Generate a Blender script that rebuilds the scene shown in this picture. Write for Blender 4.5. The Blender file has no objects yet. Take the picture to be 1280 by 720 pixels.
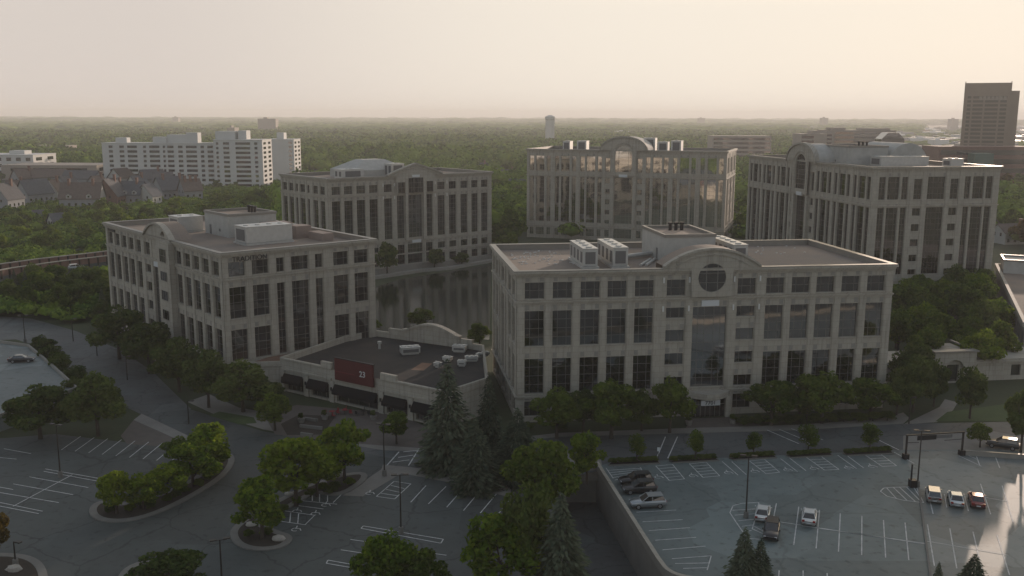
import bpy, math, random
import numpy as np
from mathutils import Vector, Matrix
RND = random.Random(7)
PI = math.pi
sc = bpy.context.scene
col = sc.collection
R = math.radians

# ------------------------------------------------------------------ survey
FPX, PITCH, ROLL, CAMH = 1195.0, R(10.2), R(0.17), 50.0
def at(u, v, z=0.0):
    """world point on the level z seen at photo pixel (1280 wide)"""
    x, y = u-640.0, 360.0-v
    c, s = math.cos(ROLL), math.sin(ROLL)
    x, y = x*c+y*s, -x*s+y*c
    d = (x, FPX*math.cos(PITCH)+y*math.sin(PITCH), -FPX*math.sin(PITCH)+y*math.cos(PITCH))
    t = (z-CAMH)/d[2]
    return Vector((d[0]*t, d[1]*t, z))
def px_per_m(p):
    return FPX/(p.y*math.cos(PITCH)-(p.z-CAMH)*math.sin(PITCH))

# ------------------------------------------------------------------ mesh helper
class MB:
    def __init__(s): s.v=[]; s.f=[]; s.m=[]; s.mi=0
    def poly(s, pts, mi=None):
        n=len(s.v); s.v.extend([tuple(p) for p in pts]); s.f.append(tuple(range(n,n+len(pts)))); s.m.append(s.mi if mi is None else mi)
    def box(s, x0,y0,z0,x1,y1,z1, M=None):
        if x1<x0: x0,x1=x1,x0
        if y1<y0: y0,y1=y1,y0
        P=[(x,y,z) for z in (z0,z1) for (x,y) in ((x0,y0),(x1,y0),(x1,y1),(x0,y1))]
        if M: P=[tuple(M@Vector(p)) for p in P]
        n=len(s.v); s.v+=P
        for q in ((0,3,2,1),(4,5,6,7),(0,1,5,4),(1,2,6,5),(2,3,7,6),(3,0,4,7)):
            s.f.append(tuple(n+i for i in q)); s.m.append(s.mi)
    def prism(s, pts, z0, z1):
        n=len(s.v); k=len(pts)
        a=sum(pts[i][0]*pts[(i+1)%k][1]-pts[(i+1)%k][0]*pts[i][1] for i in range(k))
        if a<0: pts=list(pts)[::-1]
        s.v+=[(p[0],p[1],z0) for p in pts]+[(p[0],p[1],z1) for p in pts]
        s.f.append(tuple(n+i for i in reversed(range(k)))); s.f.append(tuple(n+k+i for i in range(k))); s.m+= [s.mi]*2
        for i in range(k):
            j=(i+1)%k; s.f.append((n+i,n+j,n+k+j,n+k+i)); s.m.append(s.mi)
    def tube(s, p0, p1, r0, r1=None, k=8, cap=True):
        r1=r0 if r1 is None else r1
        p0=Vector(p0); p1=Vector(p1); d=(p1-p0).normalized()
        a=d.orthogonal().normalized(); b=d.cross(a); n=len(s.v)
        for p,r in ((p0,r0),(p1,r1)):
            for i in range(k):
                t=2*PI*i/k; s.v.append(tuple(p+(a*math.cos(t)+b*math.sin(t))*r))
        for i in range(k):
            j=(i+1)%k; s.f.append((n+i,n+j,n+k+j,n+k+i)); s.m.append(s.mi)
        if cap:
            s.f.append(tuple(n+i for i in reversed(range(k)))); s.f.append(tuple(n+k+i for i in range(k))); s.m+=[s.mi]*2
    def wallrun(s, pts, w, z0, z1, closed=False):
        """a kerb or low wall of width w along a polyline"""
        P=[Vector((p[0],p[1])) for p in pts]; k=len(P); L=[];Rr=[]
        for i in range(k):
            if closed: a,b=P[i-1],P[(i+1)%k]
            else: a,b=P[max(i-1,0)],P[min(i+1,k-1)]
            d=(b-a).normalized(); nrm=Vector((-d.y,d.x))*w/2
            L.append(P[i]+nrm); Rr.append(P[i]-nrm)
        for i in range(k if closed else k-1):
            j=(i+1)%k
            q=[Rr[i],Rr[j],L[j],L[i]]
            n=len(s.v)
            s.v+=[(p.x,p.y,z0) for p in q]+[(p.x,p.y,z1) for p in q]
            fs=[(4,5,6,7),(0,1,5,4),(2,3,7,6)]
            if not closed and i==0: fs.append((3,0,4,7))
            if not closed and i==k-2: fs.append((1,2,6,5))
            for f in fs: s.f.append(tuple(n+x for x in f)); s.m.append(s.mi)
    def mesh(s, name, mats, smooth=False):
        me=bpy.data.meshes.new(name); me.from_pydata(s.v,[],s.f)
        for m in (mats if isinstance(mats,(list,tuple)) else [mats]): me.materials.append(m)
        me.polygons.foreach_set('material_index', s.m)
        if smooth: me.polygons.foreach_set('use_smooth',[True]*len(s.f))
        me.update(); return me
    def obj(s, name, mats, parent=None, smooth=False):
        return link(name, s.mesh(name,mats,smooth), parent)
def link(name, me, parent=None, loc=None, rz=0):
    o=bpy.data.objects.new(name, me); col.objects.link(o)
    if parent: o.parent=parent
    if loc is not None: o.location=loc
    if rz: o.rotation_euler=(0,0,rz)
    return o
def tag(o, label, cat, group=None, kind=None):
    if label: o['label']=label
    if cat: o['category']=cat
    if group: o['group']=group
    if kind: o['kind']=kind
    return o
def thing(name, label, cat, loc=(0,0,0), rz=0, group=None):
    o=bpy.data.objects.new(name,None); col.objects.link(o); o.location=loc; o.rotation_euler=(0,0,rz)
    o.empty_display_size=.5
    return tag(o,label,cat,group)
def struct(o): o['kind']='structure'; return o
def copy_tree(o, parent=None):
    c=o.copy(); col.objects.link(c); c.parent=parent
    for ch in list(KIDS.get(o.name,())) : copy_tree(ch,c)
    return c
KIDS={}
def remember(o):
    KIDS[o.name]=[c for c in bpy.data.objects if c.parent==o]
    for c in KIDS[o.name]: remember(c)

# ------------------------------------------------------------------ materials
MATS={}
def mat(name, base, rough=.8, metal=0, noise=None, scale=1.0, amt=.25, bump=0, bscale=8, spec=.5, coord='Object', detail=5, noise2=None, scale2=.05, amt2=.5):
    m=bpy.data.materials.new(name); m.use_nodes=True; nt=m.node_tree; b=nt.nodes['Principled BSDF']
    b.inputs['Base Color'].default_value=(*base,1); b.inputs['Roughness'].default_value=rough
    b.inputs['Metallic'].default_value=metal; b.inputs['Specular IOR Level'].default_value=spec
    tc=nt.nodes.new('ShaderNodeTexCoord') if coord!='World' else nt.nodes.new('ShaderNodeNewGeometry')
    out=tc.outputs['Position'] if coord=='World' else tc.outputs[coord]
    def lay(prev, c2, s, a):
        n=nt.nodes.new('ShaderNodeTexNoise'); n.inputs['Scale'].default_value=s; n.inputs['Detail'].default_value=detail; n.inputs['Roughness'].default_value=.6
        nt.links.new(out,n.inputs['Vector'])
        mr=nt.nodes.new('ShaderNodeMapRange'); mr.inputs[1].default_value=.35; mr.inputs[2].default_value=.65; mr.inputs[4].default_value=a
        nt.links.new(n.outputs['Fac'],mr.inputs[0])
        mx=nt.nodes.new('ShaderNodeMix'); mx.data_type='RGBA'; mx.inputs['A'].default_value=(*base,1); mx.inputs['B'].default_value=(*c2,1)
        if prev: nt.links.new(prev,mx.inputs['A'])
        nt.links.new(mr.outputs[0],mx.inputs['Factor']); return mx.outputs['Result']
    res=None
    if noise: res=lay(None,noise,scale,amt if amt else .5)
    if noise2: res=lay(res,noise2,scale2,amt2)
    if res: nt.links.new(res,b.inputs['Base Color'])
    if bump:
        n=nt.nodes.new('ShaderNodeTexNoise'); n.inputs['Scale'].default_value=bscale; nt.links.new(out,n.inputs['Vector'])
        bp=nt.nodes.new('ShaderNodeBump'); bp.inputs['Strength'].default_value=bump; bp.inputs['Distance'].default_value=.05
        nt.links.new(n.outputs['Fac'],bp.inputs['Height']); nt.links.new(bp.outputs['Normal'],b.inputs['Normal'])
    MATS[name]=m; return m
def leafmat(name, c1, c2, c3, trans=.35, scale=.5):
    m=bpy.data.materials.new(name); m.use_nodes=True; nt=m.node_tree
    for n in list(nt.nodes): nt.nodes.remove(n)
    o=nt.nodes.new('ShaderNodeOutputMaterial'); g=nt.nodes.new('ShaderNodeNewGeometry'); oi=nt.nodes.new('ShaderNodeObjectInfo')
    n=nt.nodes.new('ShaderNodeTexNoise'); n.inputs['Scale'].default_value=scale; n.inputs['Detail'].default_value=3; nt.links.new(g.outputs['Position'],n.inputs['Vector'])
    ad=nt.nodes.new('ShaderNodeMath'); ad.operation='MULTIPLY_ADD'; ad.inputs[1].default_value=.35; 
    nt.links.new(g.outputs['Random Per Island'],ad.inputs[0]); nt.links.new(n.outputs['Fac'],ad.inputs[2])
    ad2=nt.nodes.new('ShaderNodeMath'); ad2.operation='MULTIPLY_ADD'; ad2.inputs[1].default_value=.3; nt.links.new(oi.outputs['Random'],ad2.inputs[0]); nt.links.new(ad.outputs[0],ad2.inputs[2])
    cr=nt.nodes.new('ShaderNodeValToRGB'); e=cr.color_ramp.elements; e[0].position=.45; e[0].color=(*c1,1); e[1].position=1.1 if False else 1.0; e[1].color=(*c3,1)
    k=e.new(.75); k.color=(*c2,1); nt.links.new(ad2.outputs[0],cr.inputs[0])
    d=nt.nodes.new('ShaderNodeBsdfDiffuse'); t=nt.nodes.new('ShaderNodeBsdfTranslucent'); mx=nt.nodes.new('ShaderNodeMixShader'); mx.inputs[0].default_value=trans
    nt.links.new(cr.outputs[0],d.inputs[0]); nt.links.new(cr.outputs[0],t.inputs[0])
    nt.links.new(d.outputs[0],mx.inputs[1]); nt.links.new(t.outputs[0],mx.inputs[2]); nt.links.new(mx.outputs[0],o.inputs[0]); return m

CONC=mat('limestone_panel',(.375,.345,.29),.8,noise=(.33,.305,.26),scale=.35,amt=.6,noise2=(.43,.405,.355),scale2=2.5,amt2=.3,bump=.1,bscale=3)
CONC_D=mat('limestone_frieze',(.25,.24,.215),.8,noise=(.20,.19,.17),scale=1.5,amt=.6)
COPE=mat('coping_metal',(.25,.235,.21),.5,metal=.3,noise=(.20,.19,.17),scale=1,amt=.5)
ROOF=mat('roof_gravel',(.25,.19,.145),.95,noise=(.16,.14,.125),scale=.07,amt=.9,noise2=(.26,.225,.195),scale2=3,amt2=.5,bump=.3,bscale=9)
MEMB=mat('roof_membrane',(.035,.035,.037),.9,noise=(.06,.055,.05),scale=.3,amt=.7,spec=.2)
MULL=mat('mullion_paint',(.19,.185,.165),.55,metal=.2)
PENT=mat('penthouse_stucco',(.42,.415,.39),.85,noise=(.29,.285,.26),scale=.6,amt=.5,bump=.1)
UNIT=mat('unit_sheet_metal',(.50,.50,.48),.45,metal=.35,noise=(.40,.40,.38),scale=1.2,amt=.6)
DARKM=mat('dark_metal',(.03,.03,.032),.45,metal=.6)
LOUV=mat('louver_grey',(.12,.12,.12),.6)
WHITE=mat('white_panel',(.62,.62,.60),.5)
TWGL=mat('tower_dull_glass',(.085,.072,.055),.35)
RUST=mat('rust_roof_stone',(.20,.11,.07),.9,noise=(.14,.09,.065),scale=.8,amt=.7)
def overlay(m, build):
    """multiply a factor node output into a material's base colour"""
    nt=m.node_tree; b=nt.nodes['Principled BSDF']; src=b.inputs['Base Color'].links[0].from_socket
    mx=nt.nodes.new('ShaderNodeMix'); mx.data_type='RGBA'; mx.blend_type='MULTIPLY'; mx.inputs['Factor'].default_value=1
    nt.links.new(src,mx.inputs['A']); nt.links.new(build(nt),mx.inputs['B']); nt.links.new(mx.outputs['Result'],b.inputs['Base Color'])
def joints(nt):
    tc=nt.nodes.new('ShaderNodeTexCoord'); s=nt.nodes.new('ShaderNodeSeparateXYZ'); nt.links.new(tc.outputs['Object'],s.inputs[0])
    ad=nt.nodes.new('ShaderNodeMath'); nt.links.new(s.outputs[0],ad.inputs[0]); nt.links.new(s.outputs[1],ad.inputs[1])
    c=nt.nodes.new('ShaderNodeCombineXYZ'); nt.links.new(ad.outputs[0],c.inputs[0]); nt.links.new(s.outputs[2],c.inputs[1])
    br=nt.nodes.new('ShaderNodeTexBrick'); br.offset=.5; br.inputs['Color1'].default_value=(1,1,1,1); br.inputs['Color2'].default_value=(.90,.895,.88,1); br.inputs['Mortar'].default_value=(.62,.61,.6,1)
    br.inputs['Scale'].default_value=1; br.inputs['Brick Width'].default_value=1.55; br.inputs['Row Height'].default_value=.98; br.inputs['Mortar Size'].default_value=.02; nt.links.new(c.outputs[0],br.inputs['Vector'])
    # water streaks
    mp=nt.nodes.new('ShaderNodeMapping'); mp.inputs['Scale'].default_value=(1.6,.09,1); nt.links.new(c.outputs[0],mp.inputs[0])
    n=nt.nodes.new('ShaderNodeTexNoise'); n.inputs['Scale'].default_value=1; n.inputs['Detail'].default_value=4; nt.links.new(mp.outputs[0],n.inputs['Vector'])
    mr=nt.nodes.new('ShaderNodeMapRange'); mr.inputs[1].default_value=.52; mr.inputs[2].default_value=.72; mr.inputs[3].default_value=1; mr.inputs[4].default_value=.72; nt.links.new(n.outputs['Fac'],mr.inputs[0])
    mx=nt.nodes.new('ShaderNodeMix'); mx.data_type='RGBA'; mx.blend_type='MULTIPLY'; mx.inputs['Factor'].default_value=1
    nt.links.new(br.outputs['Color'],mx.inputs['A']); nt.links.new(mr.outputs[0],mx.inputs['B']); return mx.outputs['Result']
def cracks(scale=.09,dark=.55,patch=True):
    def f(nt):
        g=nt.nodes.new('ShaderNodeNewGeometry'); n=nt.nodes.new('ShaderNodeTexNoise'); n.inputs['Scale'].default_value=.5; n.inputs['Detail'].default_value=3; nt.links.new(g.outputs['Position'],n.inputs['Vector'])
        ad=nt.nodes.new('ShaderNodeVectorMath'); ad.operation='MULTIPLY_ADD'; ad.inputs[1].default_value=(2.2,2.2,0); nt.links.new(n.outputs['Color'],ad.inputs[0]); nt.links.new(g.outputs['Position'],ad.inputs[2])
        v=nt.nodes.new('ShaderNodeTexVoronoi'); v.feature='DISTANCE_TO_EDGE'; v.inputs['Scale'].default_value=scale; nt.links.new(ad.outputs[0],v.inputs['Vector'])
        mr=nt.nodes.new('ShaderNodeMapRange'); mr.inputs[1].default_value=.004; mr.inputs[2].default_value=.016; mr.inputs[3].default_value=dark; mr.inputs[4].default_value=1; nt.links.new(v.outputs['Distance'],mr.inputs[0])
        v2=nt.nodes.new('ShaderNodeTexVoronoi'); v2.distance='CHEBYCHEV'; v2.inputs['Scale'].default_value=.07; nt.links.new(g.outputs['Position'],v2.inputs['Vector'])
        m2=nt.nodes.new('ShaderNodeMapRange'); m2.inputs[3].default_value=.74; m2.inputs[4].default_value=1.22; nt.links.new(v2.outputs['Color'],m2.inputs[0])
        n3=nt.nodes.new('ShaderNodeTexNoise'); n3.inputs['Scale'].default_value=.9; n3.inputs['Detail'].default_value=6; nt.links.new(g.outputs['Position'],n3.inputs['Vector'])
        m3=nt.nodes.new('ShaderNodeMapRange'); m3.inputs[1].default_value=.58; m3.inputs[2].default_value=.7; m3.inputs[3].default_value=1; m3.inputs[4].default_value=.62; nt.links.new(n3.outputs['Fac'],m3.inputs[0])
        p=nt.nodes.new('ShaderNodeMath'); p.operation='MULTIPLY'; nt.links.new(mr.outputs[0],p.inputs[0]); nt.links.new(m2.outputs[0],p.inputs[1])
        q=nt.nodes.new('ShaderNodeMath'); q.operation='MULTIPLY'; nt.links.new(p.outputs[0],q.inputs[0]); nt.links.new(m3.outputs[0],q.inputs[1]); return q.outputs[0]
    return f
overlay(CONC,joints)
def glassmat(name, tint, ior=1.7):
    m=mat(name,tint,.045,spec=1.0); b=m.node_tree.nodes['Principled BSDF']; b.inputs['IOR'].default_value=ior
    nt=m.node_tree; tc=nt.nodes.new('ShaderNodeNewGeometry'); n=nt.nodes.new('ShaderNodeTexNoise'); n.inputs['Scale'].default_value=.35; n.inputs['Detail'].default_value=1
    nt.links.new(tc.outputs['Position'],n.inputs['Vector']); bp=nt.nodes.new('ShaderNodeBump'); bp.inputs['Strength'].default_value=.25; bp.inputs['Distance'].default_value=.05
    nt.links.new(n.outputs['Fac'],bp.inputs['Height']); nt.links.new(bp.outputs['Normal'],b.inputs['Normal'])
    # blinds and dark rooms behind the glass: pane to pane variation
    t2=nt.nodes.new('ShaderNodeTexCoord'); oi=nt.nodes.new('ShaderNodeObjectInfo'); dv=nt.nodes.new('ShaderNodeVectorMath'); dv.operation='MULTIPLY'; dv.inputs[1].default_value=(.85,0,.52); nt.links.new(t2.outputs['Object'],dv.inputs[0])
    fl=nt.nodes.new('ShaderNodeVectorMath'); fl.operation='FLOOR'; nt.links.new(dv.outputs[0],fl.inputs[0])
    v=nt.nodes.new('ShaderNodeTexWhiteNoise'); v.noise_dimensions='4D'; nt.links.new(fl.outputs[0],v.inputs['Vector']); nt.links.new(oi.outputs['Random'],v.inputs['W'])
    mx=nt.nodes.new('ShaderNodeMix'); mx.data_type='RGBA'; mx.inputs['A'].default_value=(*tint,1); mx.inputs['B'].default_value=(tint[0]*3,tint[1]*3,tint[2]*3,1)
    mr=nt.nodes.new('ShaderNodeMapRange'); mr.inputs[1].default_value=.55; mr.inputs[2].default_value=1; nt.links.new(v.outputs['Value'],mr.inputs[0])
    nt.links.new(mr.outputs[0],mx.inputs['Factor']); nt.links.new(mx.outputs['Result'],b.inputs['Base Color'])
    return m
GLASS=glassmat('tinted_glass',(.006,.007,.008),1.95)
GLASSG=glassmat('entrance_bay_glass',(.010,.012,.014),2.3)
GLASSB=glassmat('bronze_glass',(.012,.009,.007),1.9)
GLASSD=glassmat('mirror_glass',(.010,.009,.007),3.8)
ASPH=mat('asphalt',(.060,.071,.069),.75,noise=(.043,.050,.048),scale=.25,amt=.8,noise2=(.072,.079,.076),scale2=.05,amt2=.6,coord='World',bump=.15,bscale=12)
ASPH2=mat('road_asphalt',(.078,.094,.095),.7,noise=(.055,.057,.058),scale=.2,amt=.8,noise2=(.10,.10,.10),scale2=.06,amt2=.5,coord='World')
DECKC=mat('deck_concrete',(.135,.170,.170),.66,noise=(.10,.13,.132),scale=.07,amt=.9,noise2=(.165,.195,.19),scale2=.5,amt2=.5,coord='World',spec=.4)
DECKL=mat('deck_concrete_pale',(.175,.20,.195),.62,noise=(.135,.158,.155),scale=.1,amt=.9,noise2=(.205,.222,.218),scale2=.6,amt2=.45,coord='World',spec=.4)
WALK=mat('walk_concrete',(.21,.20,.18),.85,noise=(.16,.15,.14),scale=.4,amt=.7,coord='World')
BRICKP=mat('brick_paving',(.105,.09,.078),.85,noise=(.08,.068,.06),scale=.8,amt=.7,coord='World')
KERB=mat('kerb_concrete',(.17,.165,.15),.85,noise=(.13,.125,.115),scale=.6,amt=.6,coord='World')
PAINT=mat('road_paint',(.62,.63,.62),.7,noise=(.35,.36,.36),scale=1.2,amt=.9,coord='World')
for m_,s_ in ((ASPH,.09),(ASPH2,.11),(DECKC,.06),(DECKL,.06)): overlay(m_,cracks(s_,.6 if m_ in (ASPH,ASPH2) else .8))
PAINTB=mat('road_paint_blue',(.05,.10,.22),.7)
GROUND=mat('ground_soil_grass',(.028,.042,.015),1,noise=(.05,.065,.022),scale=.05,amt=.8,noise2=(.03,.035,.015),scale2=.8,amt2=.6,coord='World')
GRASS=mat('lawn_grass',(.055,.085,.025),1,noise=(.04,.065,.02),scale=.3,amt=.8,noise2=(.07,.10,.03),scale2=3,amt2=.4,coord='World',bump=.4,bscale=10)
MULCH=mat('mulch_bed',(.03,.024,.018),1,noise=(.045,.035,.025),scale=1.5,amt=.8,coord='World',bump=.4)
WATER=mat('pond_water',(.012,.017,.012),.10,spec=.55,coord='World',bump=.12,bscale=.6)
BRICK=mat('brick_red',(.20,.115,.09),.9,noise=(.15,.09,.07),scale=.8,amt=.8)
BARK=mat('bark',(.05,.04,.03),.95)
ROCK=mat('rock_pale',(.40,.37,.33),.9,noise=(.28,.26,.23),scale=1.5,amt=.8)
LEAF_B=leafmat('leaves_bright',(.045,.080,.012),(.100,.160,.018),(.18,.23,.022),.45)
LEAF_M=leafmat('leaves_mid',(.040,.068,.014),(.078,.122,.020),(.130,.175,.028),.45)
LEAF_D=leafmat('leaves_dark',(.036,.058,.018),(.064,.096,.025),(.105,.138,.034),.38)
LEAF_S=leafmat('needles_spruce',(.034,.048,.034),(.062,.082,.054),(.12,.14,.09),.18,scale=.9)
LEAF_O=leafmat('leaves_orange',(.06,.045,.012),(.10,.075,.018),(.15,.10,.025))
FOREST=leafmat('forest_canopy',(.018,.036,.010),(.055,.10,.018),(.15,.21,.032),.0,scale=.045)

# ------------------------------------------------------------------ world, sun, camera
AZ, EL = R(27.5), R(6.4)
w=bpy.data.worlds.new('World'); sc.world=w; w.use_nodes=True; nt=w.node_tree
bg=nt.nodes['Background']; sky=nt.nodes.new('ShaderNodeTexSky'); sky.sky_type='NISHITA'; sky.sun_disc=False
sky.sun_elevation=EL; sky.sun_rotation=AZ; sky.altitude=0; sky.air_density=1.0; sky.dust_density=2.5; sky.ozone_density=1.0
tcn=nt.nodes.new('ShaderNodeTexCoord'); sep=nt.nodes.new('ShaderNodeSeparateXYZ'); mxn=nt.nodes.new('ShaderNodeMath'); mxn.operation='MAXIMUM'; mxn.inputs[1].default_value=.015
cmb=nt.nodes.new('ShaderNodeCombineXYZ')
nt.links.new(tcn.outputs['Generated'],sep.inputs[0]); nt.links.new(sep.outputs[0],cmb.inputs[0]); nt.links.new(sep.outputs[1],cmb.inputs[1]); nt.links.new(sep.outputs[2],mxn.inputs[0]); nt.links.new(mxn.outputs[0],cmb.inputs[2])
nt.links.new(cmb.outputs[0],sky.inputs[0])
SKYMIX=nt.nodes.new('ShaderNodeMix'); SKYMIX.data_type='RGBA'; SKYMIX.clamp_factor=True

# the veil is brighter towards the low sun
vd=nt.nodes.new('ShaderNodeVectorMath'); vd.operation='DOT_PRODUCT'; vd.inputs[1].default_value=(math.sin(AZ)*math.cos(EL),math.cos(AZ)*math.cos(EL),math.sin(EL))
nt.links.new(tcn.outputs['Generated'],vd.inputs[0])
mv=nt.nodes.new('ShaderNodeMapRange'); mv.interpolation_type='SMOOTHERSTEP'; mv.inputs[1].default_value=.62; mv.inputs[2].default_value=1.0; nt.links.new(vd.outputs['Value'],mv.inputs[0])
vm=nt.nodes.new('ShaderNodeMix'); vm.data_type='RGBA'; vm.inputs['A'].default_value=(3.45,3.11,2.85,1); vm.inputs['B'].default_value=(4.6,4.2,3.65,1)
nt.links.new(mv.outputs[0],vm.inputs['Factor']); nt.links.new(vm.outputs['Result'],SKYMIX.inputs['B'])
# low sky is a uniform haze veil, clear sky shows through higher up
mr0=nt.nodes.new('ShaderNodeMapRange'); mr0.interpolation_type='SMOOTHSTEP'; mr0.inputs[1].default_value=.10; mr0.inputs[2].default_value=.38; mr0.inputs[3].default_value=.995; mr0.inputs[4].default_value=.22
nt.links.new(sep.outputs[2],mr0.inputs[0]); nt.links.new(mr0.outputs[0],SKYMIX.inputs['Factor'])
sg=nt.nodes.new('ShaderNodeVectorMath'); sg.operation='SCALE'; sg.inputs['Scale'].default_value=1.3; nt.links.new(sky.outputs[0],sg.inputs[0]); nt.links.new(sg.outputs[0],SKYMIX.inputs['A']); nt.links.new(SKYMIX.outputs['Result'],bg.inputs['Color'])
bg.inputs['Strength'].default_value=.10
ld=bpy.data.lights.new('sun','SUN'); ld.energy=2.0; ld.angle=R(.6); ld.color=(1,.79,.64)
so=bpy.data.objects.new('sun',ld); col.objects.link(so)
sd=Vector((math.sin(AZ)*math.cos(EL),math.cos(AZ)*math.cos(EL),math.sin(EL)))
so.rotation_euler=(-sd).to_track_quat('-Z','Y').to_euler()
cd=bpy.data.cameras.new('camera'); cam=bpy.data.objects.new('camera',cd); col.objects.link(cam); sc.camera=cam
cd.sensor_width=36; cd.lens=36*FPX/1280; cd.clip_start=1; cd.clip_end=60000
cam.matrix_world=Matrix.Translation((0,0,CAMH))@Matrix.Rotation(PI/2-PITCH,4,'X')@Matrix.Rotation(ROLL,4,'Z')
sc.view_settings.view_transform='Standard'; sc.view_settings.look='None'; sc.view_settings.exposure=1.02
sc.view_settings.gamma=1
sc.cycles.volume_bounces=1; sc.cycles.max_bounces=6; sc.cycles.transparent_max_bounces=8
sc.cycles.caustics_reflective=False; sc.cycles.caustics_refractive=False
sc.cycles.use_denoising=True

# haze
hz=MB(); hz.box(-16000,-1500,-9,16000,16000,118)
hm=bpy.data.materials.new('haze_air'); hm.use_nodes=True; n=hm.node_tree
for x in list(n.nodes): n.nodes.remove(x)
ho=n.nodes.new('ShaderNodeOutputMaterial'); hv=n.nodes.new('ShaderNodeVolumePrincipled'); hv.inputs['Density'].default_value=1.6e-4
hv.inputs['Color'].default_value=(.92,.895,.89,1); hv.inputs['Anisotropy'].default_value=.15
n.links.new(hv.outputs[0],ho.inputs['Volume']); hzo=hz.obj('haze',hm); hzo['kind']='stuff'
hzo['label']='warm beige evening haze thickening towards the horizon'

# ------------------------------------------------------------------ ground
g=MB(); HX0,HX1,HY0,HY1=5.5,26,60,131.2
big=15500
for a,b,c,d in ((-big,-1400,big,HY0),(-big,HY0,HX0,HY1),(HX1,HY0,big,HY1),(-big,HY1,big,15800)):
    g.poly([(a,b,0),(c,b,0),(c,d,0),(a,d,0)])
struct(g.obj('ground',GROUND))
def sheet(name, pts, z, m, px=True, kind='structure'):
    P=[at(*p,0) for p in pts] if px else [Vector((*p,0)) for p in pts]
    P=[(p.x,p.y) for p in P]
    k=len(P); a=sum(P[i][0]*P[(i+1)%k][1]-P[(i+1)%k][0]*P[i][1] for i in range(k))
    if a<0: P=P[::-1]
    b=MB(); b.poly([(x,y,z) for x,y in P]); o=b.obj(name,m); o['kind']=kind; return o
def smooth(pts, it=2, closed=True):
    for _ in range(it):
        q=[]; k=len(pts)
        for i in range(k if closed else k-1):
            a,b=pts[i],pts[(i+1)%k]; q+=[(a[0]*.75+b[0]*.25,a[1]*.75+b[1]*.25),(a[0]*.25+b[0]*.75,a[1]*.25+b[1]*.75)]
        if not closed: q=[pts[0]]+q+[pts[-1]]
        pts=q
    return pts
# asphalt parking lot with the loop drive
sheet('parking_lot',[(-400,575),(0,552),(70,546),(160,556),(215,562),(178,520),(238,514),(330,541),(400,553),(480,566),(560,586),(640,600),(700,604),(700,640),(712,740),(760,1500),(-1500,1500)],.02,ASPH)
sheet('approach_road',[(-200,372),(-20,398),(40,402),(95,417),(150,440),(190,466),(240,514),(178,521),(150,508),(95,475),(50,437),(20,428),(-200,440)],.025,ASPH2)
# street along the front of the long building
sheet('street',[(560,560),(640,552),(700,546),(1000,536),(1130,527),(1290,523),(1700,520),(1700,548),(1290,566),(1205,562),(1130,562),(758,586),(700,600),(640,600),(560,588),(470,570),(420,560),(470,557)],.03,ASPH2)
# drive in front of the restaurant
pv=[(150,560),(105,548),(135,520),(162,530),(230,556),(222,563)]
sheet('brick_crosswalk',[(152,548),(168,528),(235,553),(222,562),(160,558)],.035,BRICKP)
sheet('crosswalk_band',[(168,528),(178,520),(240,549),(232,556)],.04,WALK)
sheet('sidewalk',[(235,505),(262,495),(300,512),(352,520),(410,525),(520,543),(600,560),(560,566),(480,564),(400,551),(330,539),(268,520)],.045,WALK)
sheet('forecourt_paving',[(345,545),(330,520),(372,508),(420,512),(500,518),(560,548),(600,560),(540,562),(430,555)],.05,BRICKP)
sheet('sidewalk',[(640,548),(700,541),(860,534),(1000,529),(1100,521),(1130,513),(1138,520),(1130,527),(1000,536),(700,546),(640,553)],.045,WALK)
sheet('entrance_paving',[(858,534),(866,522),(918,520),(955,531)],.05,BRICKP)
sheet('crossing_path',[(480,560+22),(596,592),(640,605),(640,622),(560,603),(478,588)],.035,WALK)
sheet('walk_diagonal',[(430,621),(478,588),(508,590),(455,622)],.05,WALK)
sheet('lawn',[(1170,524),(1185,512),(1255,502),(1290,512),(1290,523)],.06,GRASS)
sheet('garden_bed',[(262,522),(275,517),(318,524),(322,531),(300,533)],.06,GRASS)
sheet('garden_bed',[(352,532),(375,520),(420,522),(405,545),(360,546)],.06,MULCH)
sheet('footpath',[(1130,528),(1175,506),(1182,496),(1198,500),(1192,510),(1172,525)],.055,WALK)
sheet('drive_right',[(1130,562),(1205,562),(1290,566),(1290,545),(1240,535),(1130,542)],.035,WALK)
# street crosswalk
mk=MB()
def line(mb,a,b,w=.13,z=.0,wpt=False):
    p=Vector(a) if wpt else at(*a,z); q=Vector(b) if wpt else at(*b,z)
    d=(q-p); d.z=0; d.normalize(); nn=Vector((-d.y,d.x,0))*w/2; Z=LINEZ
    mb.poly([(v.x,v.y,Z) for v in (p-nn,q-nn,q+nn,p+nn)])
LINEZ=.055
for a,b in (((500,566),(485,583)),((525,562),(512,583)),((505,566),(525,564)),((499,573),(518,570)),((492,579),(513,576))): line(mk,a,b,.18)
for a,b in (((833,545),(822,572)),((848,545),(836,572)),((960,536),(1000,553)),((975,535),(1014,551)),((1100,548),(1125,560)),((990,534),(1030,548))): line(mk,a,b,.16)
# left lot stalls
L0=[(94,555),(118,553)]
for i in range(9):
    x=78+i*17; line(mk,(x+24,549+i*1.3),(x,566+i*1.8))
for (a,b) in (((6,565),(40,571)),((0,576),(22,578)),((58,590),(134,603)),((56,593),(130,606)),((38,600),(112,613)),((18,609),(93,622)),((-4,619),(75,632)),((-10,630),(55,643)),((-8,635),(50,646)),
              ((92,597),(18,637)),((-40,606),(18,616)),((-40,585),(0,592))): line(mk,a,b)
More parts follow.
